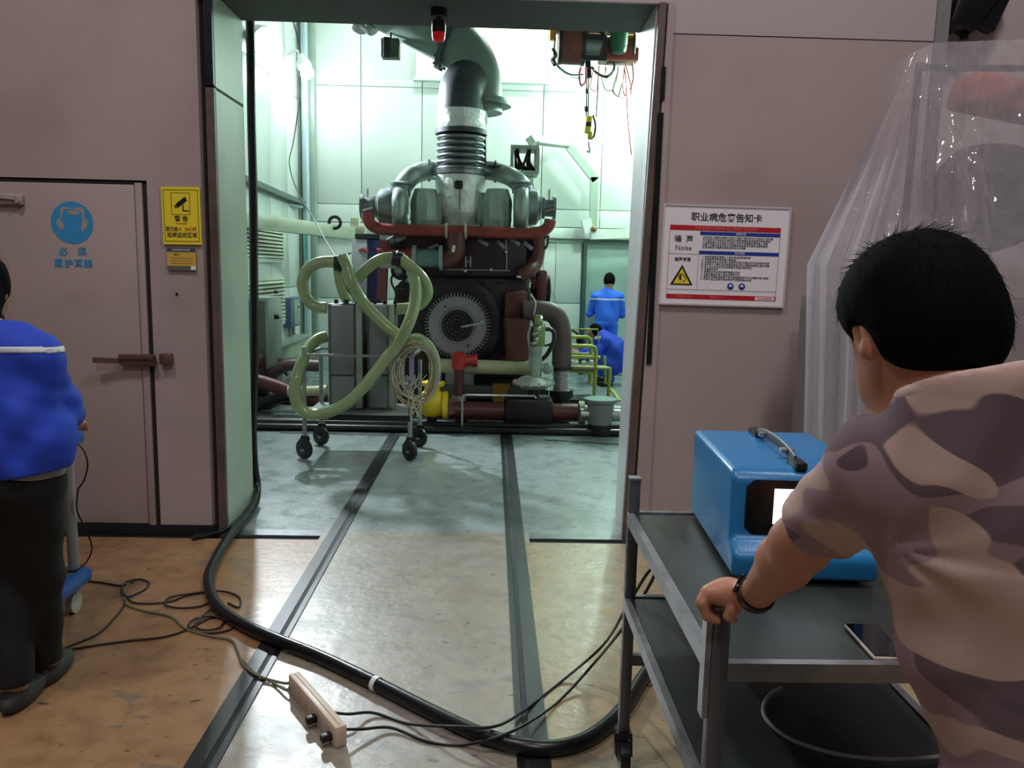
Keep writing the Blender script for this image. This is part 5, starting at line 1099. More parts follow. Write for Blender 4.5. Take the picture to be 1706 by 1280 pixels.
# blue analyser
M_an = mat('analyser_blue', (34, 120, 178), .34, var=.04, scale=30, bump=.04, bscale=160)
bl = fl(1149, 858, ZS); X0 = .632; X1 = .995; Yb1 = bl.y; Yf = fl(1262, 1000, ZS).y; Yf = 1.885
zt_ = at(1156, 716, Yb1).z; hgt = zt_-ZS
an = thing('gas_analyser', 'bright blue boxy analyser with a lit screen on the steel cart', 'analyser', ((X0+X1)/2, (Yf+Yb1)/2, ZS))
prof = [(Yf, ZS+.012), (Yf-.002, ZS+.075), (Yf+.03, ZS+.095), (Yf+.05, ZS+.105), (Yf+.055, zt_-.02), (Yf+.08, zt_), (Yb1, zt_), (Yb1, ZS+.012)]
o = MB().prism([(X0, y, z) for y, z in prof], (X1-X0, 0, 0)).build('case', M_an, an)
bm = bmesh.new(); bm.from_mesh(o.data)
eds = [e for e in bm.edges if len(e.link_faces) == 2 and e.calc_face_angle(0) > .5]
bmesh.ops.bevel(bm, geom=eds, offset=.016, segments=4, affect='EDGES', profile=.5); bm.to_mesh(o.data); bm.free(); o.data.polygons.foreach_set('use_smooth', [True]*len(o.data.polygons)); o.data.set_sharp_from_angle(angle=radians(50))
fy = Yf+.051; xb0, xb1 = X0+.035, X1-.03; zb0, zb1 = zt_-.165, zt_-.022
bz = MB().prism([(xb0+.02, fy, zb1), (xb1-.02, fy, zb1), (xb1, fy, zb1-.02), (xb1, fy, zb0+.02), (xb1-.02, fy, zb0), (xb0+.02, fy, zb0), (xb0, fy, zb0+.02), (xb0, fy, zb1-.02)], (0, -.004, 0)).build('bezel', mat('gloss_black_bezel', (14, 12, 16), .12, var=0), an)
MB().bb((xb0+.07, fy-.0065, zb0+.03), (xb1-.03, fy-.004, zb1-.022)).build('screen', mat('white_screen', (250, 250, 255), .3, var=0, emit=(240, 245, 255), estr=1.6), bz)
xm = (X0+X1)/2-.005
hy0, hy1 = Yf+.09, Yb1-.05
for y in (hy0+.02, hy1-.02): MB().box((xm, y, zt_+.008), (.03, .085, .022), None, .006).build('handle_mount', M_blackm, an)
MB().tube([(xm, hy0+.04, zt_+.012), (xm, hy0+.12, zt_+.024), (xm, (hy0+hy1)/2, zt_+.028), (xm, hy1-.12, zt_+.024), (xm, hy1-.04, zt_+.012)], .014, 10, 6, flat=.3).build('strap', mat('black_strap', (26, 26, 32), .5, var=.1), an)
for y in (hy0+.11, hy1-.11): MB().box((xm, y, zt_+.022), (.036, .022, .014), None, .003).build('buckle', M_alu, an)
for x in (X0+.04, X1-.04):
    for y in (Yf+.06, Yb1-.06): MB().cyl((x, y, ZS-.001), (x, y, ZS+.016), .014, n=12).build('foot', M_blackm, an)
an.rotation_euler.z = radians(-3.5)
# phone
q = [fl(1405, 1040, ZS+.006), fl(1455, 1037, ZS+.006), fl(1520, 1102, ZS+.006), fl(1462, 1104, ZS+.006)]
cph = (q[0]+q[1]+q[2]+q[3])/4; d = ((q[2]+q[3])/2-(q[0]+q[1])/2); d.z = 0; d.normalize(); s_ = V(-d.y, d.x, 0); R = Matrix((s_, d, V(0, 0, 1))).transposed()
ph = thing('mobile_phone', 'black screened phone with a pale edge on the cart corner', 'phone', cph)
MB().box(cph+V(0, 0, -.001), (.074, .155, .009), R, .004).build('phone_body', mat('pale_phone_edge', (210, 200, 186), .35, .2, var=.02), ph)
MB().box(cph+V(0, 0, .004), (.069, .149, .001), R).build('phone_screen', mat('phone_glass', (10, 10, 14), .06, var=0), ph)
MB().box(cph-d*.0776+V(0, 0, -.001), (.009, .0015, .003), R).build('port', M_dark, ph)
# ================================================================== sheeted machine at the right
YP = 3.55
mc = thing('sheeted_machine', 'tall machine with a reddish top standing under the plastic sheet', 'machine', (2.5, 4.0, 0))
MB().bb((1.72, 3.75, 0), (3.3, 4.45, 1.55), .03).build('body', mat('machine_grey', (150, 142, 144), .5, .1, var=.1), mc)
ap = at(1538, 82, YP+.2)
MB().bar((ap.x+.03, ap.y+.08, 1.5), (ap.x+.03, ap.y+.08, ap.z-.04), .025, .025).bar((ap.x+.03, ap.y+.08, ap.z-.06), (3.3, ap.y+.3, ap.z+.02), .025, .025).build('mast', M_steel, mc)
MB().bar(at(1600, 150, 4.1), at(1800, 190, 4.1), .25, .16, bev=.03).build('red_beam', mat('faded_red', (176, 92, 84), .5, var=.15), mc)
MB().cyl(at(1655, 330, 4.0), at(1655, 330, 4.5), .26, n=28).lathe([(.15, 0), (.26, .02), (.27, .1)], at(1655, 330, 3.9), (0, 1, 0), 28).build('drum', mat('drum_dark', (92, 84, 86), .5, .2, var=.1), mc)
MB().tube([at(1625, 250, 4.1), at(1640, 300, 4.05), at(1630, 360, 4.05), at(1600, 420, 4.0)], .05, 12, 4).build('duct', M_rbr, mc)
m = bpy.data.materials.new('clear_plastic_film'); m.use_nodes = True; N = m.node_tree.nodes; L = m.node_tree.links; N.remove(N['Principled BSDF'])
out = N['Material Output']; tr = N.new('ShaderNodeBsdfTransparent'); tr.inputs[0].default_value = (.95, .94, .96, 1)
gl = N.new('ShaderNodeBsdfGlossy'); gl.inputs['Roughness'].default_value = .07; gl.inputs['Color'].default_value = (1, .98, 1, 1)
df = N.new('ShaderNodeBsdfDiffuse'); df.inputs['Color'].default_value = (.86, .82, .86, 1); tl = N.new('ShaderNodeBsdfTranslucent'); tl.inputs['Color'].default_value = (.8, .78, .82, 1)
m1 = N.new('ShaderNodeMixShader'); m1.inputs[0].default_value = .4; L.new(df.outputs[0], m1.inputs[1]); L.new(tl.outputs[0], m1.inputs[2])
lw = N.new('ShaderNodeLayerWeight'); lw.inputs['Blend'].default_value = .35
mr = N.new('ShaderNodeMapRange'); mr.inputs[3].default_value = .27; mr.inputs[4].default_value = .62; L.new(lw.outputs['Facing'], mr.inputs[0])
m2 = N.new('ShaderNodeMixShader'); L.new(mr.outputs[0], m2.inputs[0]); L.new(tr.outputs[0], m2.inputs[1]); L.new(m1.outputs[0], m2.inputs[2])
m3 = N.new('ShaderNodeMixShader'); pw = N.new('ShaderNodeMath'); pw.operation = 'POWER'; pw.inputs[1].default_value = 3.5; ma = N.new('ShaderNodeMath'); ma.operation = 'MULTIPLY_ADD'; ma.inputs[1].default_value = .7; ma.inputs[2].default_value = .11; L.new(lw.outputs['Facing'], pw.inputs[0]); L.new(pw.outputs[0], ma.inputs[0]); L.new(ma.outputs[0], m3.inputs[0]); L.new(m2.outputs[0], m3.inputs[1]); L.new(gl.outputs[0], m3.inputs[2]); L.new(m3.outputs[0], out.inputs[0])
tc = N.new('ShaderNodeTexCoord'); nz = N.new('ShaderNodeTexNoise'); nz.inputs['Scale'].default_value = 4.5; nz.inputs['Detail'].default_value = 3.5; nz.inputs['Distortion'].default_value = 1.2; L.new(tc.outputs['Object'], nz.inputs['Vector'])
bp = N.new('ShaderNodeBump'); bp.inputs['Strength'].default_value = .7; bp.inputs['Distance'].default_value = .03; L.new(nz.outputs['Fac'], bp.inputs['Height'])
for nd in (gl, lw): L.new(bp.outputs[0], nd.inputs['Normal'])
M_film = m
# the sheet: gathered at the mast top, fanning out in pleats to the hem
NU, NV = 260, 70; vs = []; fs = []
def lerpk(K, u):
    for i in range(len(K)-1):
        if u <= K[i+1][0]:
            t_ = (u-K[i][0])/(K[i+1][0]-K[i][0]); t_ = t_*t_*(3-2*t_)*.5+t_*.5; return K[i][1].lerp(K[i+1][1], t_)
    return K[-1][1]
A0 = at(1522, 88, 3.72); A1 = at(1556, 72, 3.70)
TOP = [(0, A0+V(.02, .25, 0)), (.12, A0), (.42, A1), (.62, at(1640, 68, 3.8)), (1, at(1860, 62, 4.0))]
MID = [(0, at(1430, 420, 4.6)), (.12, at(1346, 440, 3.75)), (.28, at(1440, 445, 3.42)), (.42, at(1540, 430, 3.38)), (.6, at(1640, 440, 3.40)), (.8, at(1760, 460, 3.45)), (1, at(1900, 460, 3.6))]
BOT = [(0, V(1.75, 4.62, .01)), (.12, V(at(1356, 720, 3.78).x, 3.76, .01)), (.28, V(1.68, 3.46, .01)), (.42, V(1.95, 3.42, .01)), (.6, V(2.25, 3.44, .01)), (.8, V(2.7, 3.46, .01)), (1, V(3.2, 3.55, .01))]
for j in range(NV+1):
    v = j/NV
    for i in range(NU+1):
        u = i/NU; T_, Mi, B_ = lerpk(TOP, u), lerpk(MID, u), lerpk(BOT, u)
        if v < .5: p = T_.lerp(Mi, v/.5)
        else: p = Mi.lerp(B_, (v-.5)/.5)
        fan = min(1, v/.32)
        pu = u*17 if u < .45 else 7.65+(u-.45)*9
        pl = abs(((pu+.15*sin(u*23)) % 1)-.5)*2-.5
        pl2 = sin(u*71+2*sin(v*3))
        w1 = .12*fan*(.35+.65*min(1, max(0, (.7-u)/.2)))*(1 if v < .55 else 1-.35*(v-.55)/.45)
        dsp = pl*w1*.8 + .008*fan*pl2*(.3+.7*noise.noise(V(u*9, v*6, 1)))
        dsp += .05*noise.noise(V(u*6, v*5, 4))*fan + .02*abs(noise.noise(V(u*22+v*8, v*16-u*9, 7)))*(1 if u > .4 else .4)
        vs.append(p+V(-.45, -.85, .0)*dsp)
for j in range(NV):
    for i in range(NU): a = j*(NU+1)+i; fs.append((a, a+1, a+NU+2, a+NU+1))
o = MB().add(vs, fs).build('plastic_sheet', M_film, None, 28); tag(o, 'crinkled clear plastic sheet draped over the machine behind the man', 'plastic sheet')
# black brackets on the far hall wall
YQ = 6.0
t = thing('wall_bracket', 'black steel bracket pair high on the pale wall beyond the sheeted machine', 'bracket', at(1600, 20, YQ))
for a, b_ in (((1568, -30), (1565, 72)), ((1612, 15), (1606, 66))): MB().bar(at(*a, YQ), at(*b_, YQ), .04, .04).build('rod', M_blackm, t)
MB().box(at(1590, 12, YQ), (.12, .3, .34), Matrix.Rotation(.25, 3, 'Y'), .02).build('clamp', M_blackm, t)
MB().bar(at(1585, 38, YQ), at(1650, -50, YQ), .17, .3, bev=.01).build('arm', M_blackm, t)
MB().bar(at(1620, 42, YQ), at(1660, -40, YQ), .09, .3, bev=.01).build('arm', M_darksteel, t)
# ================================================================== people
M_skin = mat('warm_skin', (178, 122, 96), .5, var=.08, scale=5, bump=.02, bscale=60)
M_hair = mat('black_hair', (6, 5, 6), .85, var=.3, scale=60, spec=.08)
def camo():
    m = bpy.data.materials.new('faded_camouflage_cotton'); m.use_nodes = True; N = m.node_tree.nodes; L = m.node_tree.links; b = N['Principled BSDF']; b.inputs['Roughness'].default_value = .85
    tc = N.new('ShaderNodeTexCoord'); mp = N.new('ShaderNodeMapping'); mp.inputs['Scale'].default_value = (1, 1, 2.0); mp.inputs['Rotation'].default_value = (0, .35, 0); L.new(tc.outputs['Object'], mp.inputs[0])
    def ns(sc, off):
        mm = N.new('ShaderNodeMapping'); mm.inputs['Location'].default_value = off; L.new(mp.outputs[0], mm.inputs[0])
        n = N.new('ShaderNodeTexNoise'); n.inputs['Scale'].default_value = sc; n.inputs['Detail'].default_value = 1.2; n.inputs['Distortion'].default_value = .35; L.new(mm.outputs[0], n.inputs['Vector']); return n.outputs['Fac']
    def step(f, at_):
        r = N.new('ShaderNodeMapRange'); r.inputs[1].default_value = at_; r.inputs[2].default_value = at_+.012; L.new(f, r.inputs[0]); return r.outputs[0]
    def mix(f, a, c):
        x = N.new('ShaderNodeMixRGB'); L.new(f, x.inputs[0])
        if isinstance(a, tuple): x.inputs[1].default_value = a
        else: L.new(a, x.inputs[1])
        x.inputs[2].default_value = c; return x.outputs[0]
    c = mix(step(ns(4.2, (3, 1, 0)), .50), lin((150, 124, 130)), lin((104, 84, 92)))
    c = mix(step(ns(4.6, (0, 7, 4)), .56), c, lin((186, 158, 148)))
    c = mix(step(ns(6.5, (9, 2, 5)), .64), c, lin((90, 74, 82)))
    L.new(c, b.inputs['Base Color'])
    n = N.new('ShaderNodeTexNoise'); n.inputs['Scale'].default_value = 500; L.new(tc.outputs['Object'], n.inputs['Vector']); bp = N.new('ShaderNodeBump'); bp.inputs['Strength'].default_value = .12; bp.inputs['Distance'].default_value = .002; L.new(n.outputs['Fac'], bp.inputs['Height']); L.new(bp.outputs[0], b.inputs['Normal'])
    return m
M_camo = camo()
def T3(v): return (v.x, v.y, v.z)
# --- the man at the cart
neck = at(1590, 704, .95); hd = at(1524, 524, 1.0)
SL = at(1470, 778, 1.0); EL = at(1332, 908, 1.2); WR = at(1258, 992, 1.40); 
CXm = .635
SR = V(2*CXm-SL.x+.06, .98, SL.z-.01); ER = V(SR.x+.05, 1.12, 1.14); WRr = V(SR.x+.06, 1.34, .99)
man = thing('person', 'man in a faded camouflage T-shirt leaning on the cart', 'person', (.68, .9, 0))
fdir = V(-.20, .88, -.42).normalized(); side = fdir.cross(V(0, 0, 1)).normalized(); up = side.cross(fdir).normalized()
RH = np.array([list(side), list(fdir), list(up)]).T     # columns: side, forward, up
def HP(s, f, u): return hd + side*s + fdir*f + up*u
K = at(1200, 992, 1.47); KY = CY0
def fingers():
    ch = []
    base = [(1180, 986, 1.445), (1177, 986, 1.465), (1180, 988, 1.485), (1186, 990, 1.505)]
    for i, (x, y, Y) in enumerate(base):
        a = at(x, y, Y); b = at(x-11+i*2, y+18, Y-.004); c = at(x-3+i*2, y+40-i*3, Y-.004); d = at(x+14, y+49-i*4, Y-.002)
        ch.append([(a, .0125), (b, .0105), (c, .0095), (d, .008)])
    ch.append([(at(1234, 1000, 1.43), .014), (at(1222, 1014, 1.425), .0125), (at(1214, 1026, 1.43), .0105), (at(1222, 1033, 1.44), .0085)])
    return ch
FI = fingers()
def man_skin(P):
    d = ell(P, T3(hd), (.074, .090, .092), RH)
    d = smin(d, ell(P, T3(HP(0, .035, -.075)), (.058, .066, .055), RH), .03)              # jaw
    d = smin(d, ell(P, T3(HP(0, .10, -.028)), (.013, .022, .03), RH), .018)               # nose
    d = smin(d, ell(P, T3(HP(0, .088, -.068)), (.024, .013, .012), RH), .012)             # lips
    d = smin(d, rc(P, T3(HP(-.028, .082, .022)), T3(HP(.028, .082, .022)), .016, .016), .02)  # brow
    for s in (-1, 1):
        ear = ell(P, T3(HP(s*.075, .008, -.028)), (.010, .018, .030), RH)
        d = smin(d, ear, .008); d = smax(d, -ell(P, T3(HP(s*.085, .012, -.026)), (.008, .009, .017), RH), .006)
        d = smax(d, -ell(P, T3(HP(s*.034, .100, .0)), (.018, .012, .010), RH), .012)
    d = smin(d, rc(P, T3(HP(0, -.02, -.06)), T3(neck+V(.0, -.0, -.02)), .060, .066), .03)
    d = smin(d, rc(P, T3(neck+V(0, .0, -.05)), (CXm+.09, .96, 1.24), .075, .06), .05)
    for A, B, C in ((SL, EL, WR), (SR, ER, WRr)):
        d = smin(d, rc(P, T3(V(CXm, .98, SL.z-.03)), T3(A), .07, .05), .04)
        m_ = A.lerp(B, .5); d = smin(d, rc(P, T3(A), T3(B), .052, .044), .03)
        f1 = B.lerp(C, .3); d = smin(d, rc(P, T3(B), T3(f1), .044, .043), .02); d = smin(d, rc(P, T3(f1), T3(C), .043, .027), .02)
    # left hand: palm, knuckles, five fingers closing on the post
    pal = rc(P, T3(WR), T3(at(1212, 988, 1.455)), .026, .026)
    pal = smin(pal, rc(P, T3(at(1212, 985, 1.45)), T3(at(1214, 987, 1.50)), .021, .018), .02)
    pal = smin(pal, rc(P, T3(at(1186, 988, 1.45)), T3(at(1190, 990, 1.503)), .016, .0145), .025)
    d = smin(d, pal, .02)
    for ch in FI:
        for (a, ra), (b, rb) in zip(ch[:-1], ch[1:]): d = smin(d, rc(P, T3(a), T3(b), ra, rb), .006)
    # right hand resting forward
    d = smin(d, rc(P, T3(WRr), T3(WRr+V(-.02, .07, -.02)), .028, .03), .02)
    for i in range(4): q = WRr+V(-.05+.022*i, .09, -.02); d = smin(d, rc(P, T3(q), T3(q+V(-.01, .05, -.03)), .011, .009), .008)
    d = smin(d, rc(P, T3(WRr+V(-.035, .03, -.01)), T3(WRr+V(-.07, .07, -.02)), .012, .010), .01)
    return d
surfnet('body', man_skin, (.28, .78, .86), (1.02, 1.62, 1.80), .005, M_skin, man)
def man_hair(P):
    d = ell(P, T3(HP(0, -.004, .014)), (.088, .100, .090), RH)
    d = smin(d, ell(P, T3(HP(.0, -.040, -.035)), (.080, .062, .072), RH), .03)
    face = plane(P, T3(HP(0, .058, .0)), T3(fdir*1.0+up*-.55)); low = plane(P, T3(HP(0, -.06, -.098)), T3(-up+fdir*.30))
    d = smax(d, np.minimum(face+.0, 1), .02); d = smax(d, low, .012)
    for s in (-1, 1): d = smax(d, -ell(P, T3(HP(s*.10, .018, -.048)), (.035, .030, .040), RH), .012)
    return d
hr = surfnet('hair', man_hair, T3(hd-V(.17, .17, .17)), T3(hd+V(.17, .17, .17)), .004, M_hair, man)
# loose strands on the crown and down the back of the head
rnd = random.Random(4); mb = MB(); V_ = hr.data.vertices; nv = len(V_)
for i in range(2600):
    v = V_[rnd.randrange(nv)]; p = v.co.copy(); nr = v.normal.copy(); rel = p-hd; u_ = rel.dot(up)
    if u_ < -.06: continue
    flow = (-up*.8 - fdir*.25); flow = (flow-nr*flow.dot(nr)); flow = flow.normalized() if flow.length > .05 else side
    top = u_ > .085; L_ = rnd.uniform(.012, .026) if not top else rnd.uniform(.02, .04)
    dr = (nr*(.08 if not top else .15)+flow*.95+V(rnd.uniform(-.25, .25), rnd.uniform(-.25, .25), rnd.uniform(-.25, .25))).normalized(); s_ = dr.cross(nr); s_ = s_.normalized()*.0009 if s_.length > .01 else side*.0009
    q = p-nr*.003; e = q+dr*L_; mb.add([q-s_, q+s_, q+nr*.0012, e], [(0, 1, 3), (1, 2, 3), (2, 0, 3)])
st = mb.build('hair_strands', M_hair, man, 0); st['kind'] = 'stuff'
def folds(P):
    arm = np.array(T3(at(1455, 893, .98))); r = P-arm; rr = np.linalg.norm(r, axis=1)+1e-6; ang = np.arctan2(r[:, 2], r[:, 0])
    w_ = np.exp(-rr/.16)
    return .0026*np.sin(ang*7-1+rr*9)*np.exp(-rr/.34)*np.clip(rr/.09, 0, 1) + .0024*np.sin(P[:, 2]*34+P[:, 0]*26+2*np.sin(P[:, 0]*15)) * (P[:, 2] < 1.32) + .0012*np.sin(P[:, 0]*70-P[:, 2]*40)
def man_shirt(P):
    d = ell(P, (CXm+.08, .955, 1.26), (.19, .125, .24))
    d = smin(d, rc(P, (CXm-.02, .97, 1.36), (CXm+.07, .97, 1.36), .125, .125), .06)
    d = smin(d, ell(P, (CXm+.13, .93, 1.02), (.165, .118, .24)), .06)
    d = smin(d, ell(P, (CXm+.13, .90, .86), (.175, .13, .16)), .06)
    for A, B in ((SL, EL), (SR, ER)):
        inn = V(neck.x+(.0 if A is SL else .03), .985, neck.z-.065); d = smin(d, rc(P, T3(inn), T3(A), .068, .064), .045)
        sl = rc(P, T3(A), T3(B), .065, .060); ax_ = (B-A).normalized(); sl = smax(sl, plane(P, T3(A.lerp(B, .68)), T3(ax_)), .006); d = smin(d, sl, .03)
    d = smin(d, rc(P, T3(neck+V(.0, -.012, -.045)), T3(neck+V(.0, -.022, .05)), .092, .078), .03)
    d = smax(d, plane(P, T3(neck+V(0, 0, .052)), (-.16, .34, .93)), .006)
    d = smax(d, -plane(P, (0, 0, .80), (0, 0, 1)), .006)
    return d + folds(P)
sh = surfnet('t_shirt', man_shirt, (.26, .72, .78), (1.06, 1.24, 1.58), .0055, M_camo, man)
def collar(P):
    c = neck+V(0, -.014, .046); n_ = np.array([-.16, .34, .93]); n_ = n_/np.linalg.norm(n_); q = P-np.array(T3(c)); z = q@n_; r = np.linalg.norm(q-z[:, None]*n_, axis=1)
    return np.sqrt((r-.077)**2+(z*.6)**2)-.0065
surfnet('collar', collar, T3(neck-V(.12, .12, .1)), T3(neck+V(.12, .12, .1)), .004, mat('collar_cotton', (196, 168, 158), .85, var=.06), man)
def man_trousers(P):
    d = ell(P, (CXm+.10, .89, .84), (.168, .125, .12))
    for s in (-1, 1): k = V(CXm+.10+s*.1, .93, .48); d = smin(d, rc(P, (CXm+.10+s*.085, .90, .80), T3(k), .088, .066), .03); d = smin(d, rc(P, T3(k), (k.x, .86, .07), .066, .056), .02)
    return smax(d, -plane(P, (0, 0, .06), (0, 0, 1)), .004)
surfnet('trousers', man_trousers, (.46, .72, .03), (.96, 1.08, .99), .01, mat('navy_trousers', (34, 36, 46), .8, var=.1), man)
def shoe(P, x, y, s=1.0, dx=0, dy=1):
    d = ell(P, (x+dx*.05*s, y+dy*.05*s, .035*s), (.05*s if dx == 0 else .12*s, .13*s if dy else .05*s, .05*s)); return smax(smin(d, rc(P, (x, y, .05*s), (x, y, .09*s), .045*s, .042*s), .03), -plane(P, (0, 0, .002), (0, 0, 1)), .004)
for s in (-1, 1):
    x = CXm+.10+s*.1; surfnet('shoe', lambda P, x=x: shoe(P, x, .86), (x-.08, .74, -.01), (x+.08, 1.06, .16), .008, M_blackm, man)
# wrist band with a small gloss face
ax_ = (WR-EL).normalized(); wc = EL.lerp(WR, .97)+V(.0, .0, .0)
wt = MB().lathe([(.030, -.011), (.0345, -.011), (.036, 0), (.0345, .011), (.030, .011)], wc, ax_, 28).build('wrist_band', M_black, man)
vx = (V(-.5, -.4, .75)-ax_*V(-.5, -.4, .75).dot(ax_)).normalized(); MB().box(wc+vx*.036, (.024, .034, .008), Matrix((ax_, ax_.cross(vx), vx)).transposed(), .003).build('band_display', mat('gloss_band', (8, 8, 10), .1, var=0), man)

# --- blue work suits
M_suit = mat('royal_blue_workwear', (28, 66, 190), .75, var=.08, scale=4)
M_suitl = mat('bright_blue_workwear', (40, 104, 226), .7, var=.08, scale=5)
M_refl = mat('pale_reflective_tape', (206, 210, 216), .4, var=.03)
M_blkp = mat('black_trousers', (4, 4, 5), .85, var=.15)
# worker cut by the left edge
H1, H2 = fl(28, 1192), fl(62, 1152); wk = thing('person', 'worker in royal blue jacket and black trousers at the left edge', 'person', (H1.x, H1.y+.1, 0))
bx = at(6, 700, 2.85).x; by = 2.86; zsh = at(20, 560, by).z; zhem = at(60, 790, by).z
wh = V(bx-.115, by+.11, zsh+.165); SRw = at(58, 590, by); ELw = at(102, 672, by+.08); WRw = at(124, 700, by+.36); SLw = V(2*bx-SRw.x, by, SRw.z); ELw2 = V(SLw.x-.06, by+.08, ELw.z); WRw2 = V(SLw.x+.03, by+.34, WRw.z)
def wk_skin(P):
    d = ell(P, T3(wh), (.075, .092, .112)); d = smin(d, ell(P, T3(wh+V(0, .03, -.07)), (.055, .06, .05)), .03); d = smin(d, ell(P, T3(wh+V(0, .092, -.02)), (.012, .02, .028)), .015)
    d = smin(d, ell(P, T3(wh+V(0, .08, -.06)), (.022, .012, .010)), .01)
    for s in (-1, 1): d = smin(d, ell(P, T3(wh+V(s*.077, 0, -.015)), (.01, .018, .03)), .008); d = smax(d, -ell(P, T3(wh+V(s*.03, .093, .005)), (.016, .01, .009)), .01)
    d = smin(d, rc(P, T3(wh-V(0, .02, .06)), (bx-.03, by+.02, zsh-.03), .046, .05), .03)
    d = smin(d, rc(P, (bx, by, zsh-.05), (bx, by, zhem), .10, .11), .05)
    for A, B, C in ((SRw, ELw, WRw), (SLw, ELw2, WRw2)):
        d = smin(d, rc(P, (bx, by, zsh-.06), T3(A), .06, .045), .03); d = smin(d, rc(P, T3(A), T3(B), .043, .036), .02); d = smin(d, rc(P, T3(B), T3(C), .036, .024), .02)
        h_ = (C-B).normalized(); p2 = C+h_*.07; d = smin(d, rc(P, T3(C), T3(p2), .024, .028), .02)
        for i in range(4): q = p2+V(-.028+.018*i, .012, 0); d = smin(d, rc(P, T3(q), T3(q+h_*.05+V(0, 0, -.02)), .0095, .008), .006)
        d = smin(d, rc(P, T3(C+h_*.03), T3(C+h_*.07+V(-.04, .02, 0)), .011, .009), .008)
    return d
surfnet('body', wk_skin, (bx-.42, by-.16, zhem-.12), (bx+.42, by+.62, wh.z+.13), .008, M_skin, wk)
def wk_hair(P):
    d = ell(P, T3(wh+V(0, -.015, .015)), (.092, .108, .12)); d = smin(d, rc(P, T3(wh+V(.0, -.06, -.03)), T3(wh+V(.05, -.085, -.19)), .08, .06), .03)
    return smax(d, plane(P, T3(wh+V(0, .055, 0)), (0, 1, -.35)), .02) + .002*wav(P, (160, 90, 20))
surfnet('hair', wk_hair, T3(wh-V(.16, .2, .26)), T3(wh+V(.16, .16, .16)), .007, M_hair, wk)
def wk_core(P):
    d = ell(P, (bx, by+.01, zsh-.17), (.195, .125, .23)); d = smin(d, ell(P, (bx+.025, by, zhem+.10), (.215, .145, .26)), .07)
    d = smin(d, rc(P, T3(SLw), T3(SRw), .072, .072), .05); d = smin(d, rc(P, (bx, by, zsh-.08), (bx-.05, by+.03, zsh+.045), .10, .072), .04)
    for A, B, C in ((SRw, ELw, WRw), (SLw, ELw2, WRw2)):
        d = smin(d, rc(P, T3(A), T3(B), .070, .064), .03); s2 = rc(P, T3(B), T3(C), .064, .05); s2 = smax(s2, plane(P, T3(B.lerp(C, .9)), T3(C-B)), .006); d = smin(d, s2, .02)
    f = .006*np.sin(P[:, 2]*24+P[:, 0]*22+2*np.sin(P[:, 1]*14)) + .005*np.sin(P[:, 0]*40-P[:, 2]*16+1.5*np.sin(P[:, 2]*9)) + .006*np.exp(-np.linalg.norm(P-np.array(T3(ELw)), axis=1)/.09)*np.sin(P[:, 2]*90+P[:, 0]*40)
    return d+f
def wk_jacket(P): return smax(smax(wk_core(P), -plane(P, (bx, by, zhem), (-.14, 0, 1)), .005), plane(P, (bx-.05, by+.02, zsh+.05), (0, .2, 1)), .006)
surfnet('jacket', wk_jacket, (bx-.48, by-.24, zhem-.1), (bx+.48, by+.42, zsh+.10), .008, M_suit, wk)
def wk_tape(P):
    return np.maximum(wk_core(P)-.003, np.abs(plane(P, (bx, by, zsh-.045), (.0, .06, 1)))-.012)
surfnet('reflective_tape', lambda P: np.maximum(wk_tape(P), -(wk_core(P)+.006)), (bx-.36, by-.2, zsh-.12), (bx+.36, by+.2, zsh+.05), .006, M_refl, wk)
def wk_hem(P):
    d = ell(P, (bx+.01, by, zhem+.05), (.185, .13, .26)); return smax(d, -plane(P, (bx, by, zhem-.028), (.10, 0, 1)), .005)
surfnet('grey_hem', wk_hem, (bx-.26, by-.2, zhem-.1), (bx+.26, by+.2, zhem+.06), .008, mat('grey_undershirt', (150, 146, 138), .8, var=.05), wk)
def wk_trousers(P):
    d = ell(P, (bx+.01, by, zhem-.02), (.180, .135, .15))
    for a, q in ((-.085, V(H1.x-.03, H1.y+.04, 0)), (.085, V(H2.x+.0, H2.y+.06, 0))):
        k = V((bx+a+q.x)/2+.01, by+.04, .47); d = smin(d, rc(P, (bx+a, by, zhem-.08), T3(k), .10, .078), .035); d = smin(d, rc(P, T3(k), (q.x, q.y, .10), .078, .064), .03)
    return smax(d, -plane(P, (0, 0, .10), (0, 0, 1)), .004)+.003*wav(P, (20, 12, 30))
surfnet('trousers', wk_trousers, (bx-.36, by-.32, .03), (bx+.36, by+.36, zhem+.16), .01, M_blkp, wk)
for q in (V(H1.x-.03, H1.y+.05, 0), V(H2.x, H2.y+.07, 0)):
    surfnet('shoe', lambda P, q=q: shoe(P, q.x, q.y, 1.0), (q.x-.1, q.y-.12, -.01), (q.x+.1, q.y+.22, .16), .008, mat('dark_grey_shoe', (52, 48, 48), .7, var=.1), wk)
    MB().cyl((q.x, q.y, .05), (q.x, q.y, .12), .046, .044, 16).build('sock', mat('beige_sock', (170, 140, 120), .8, var=.05), wk)

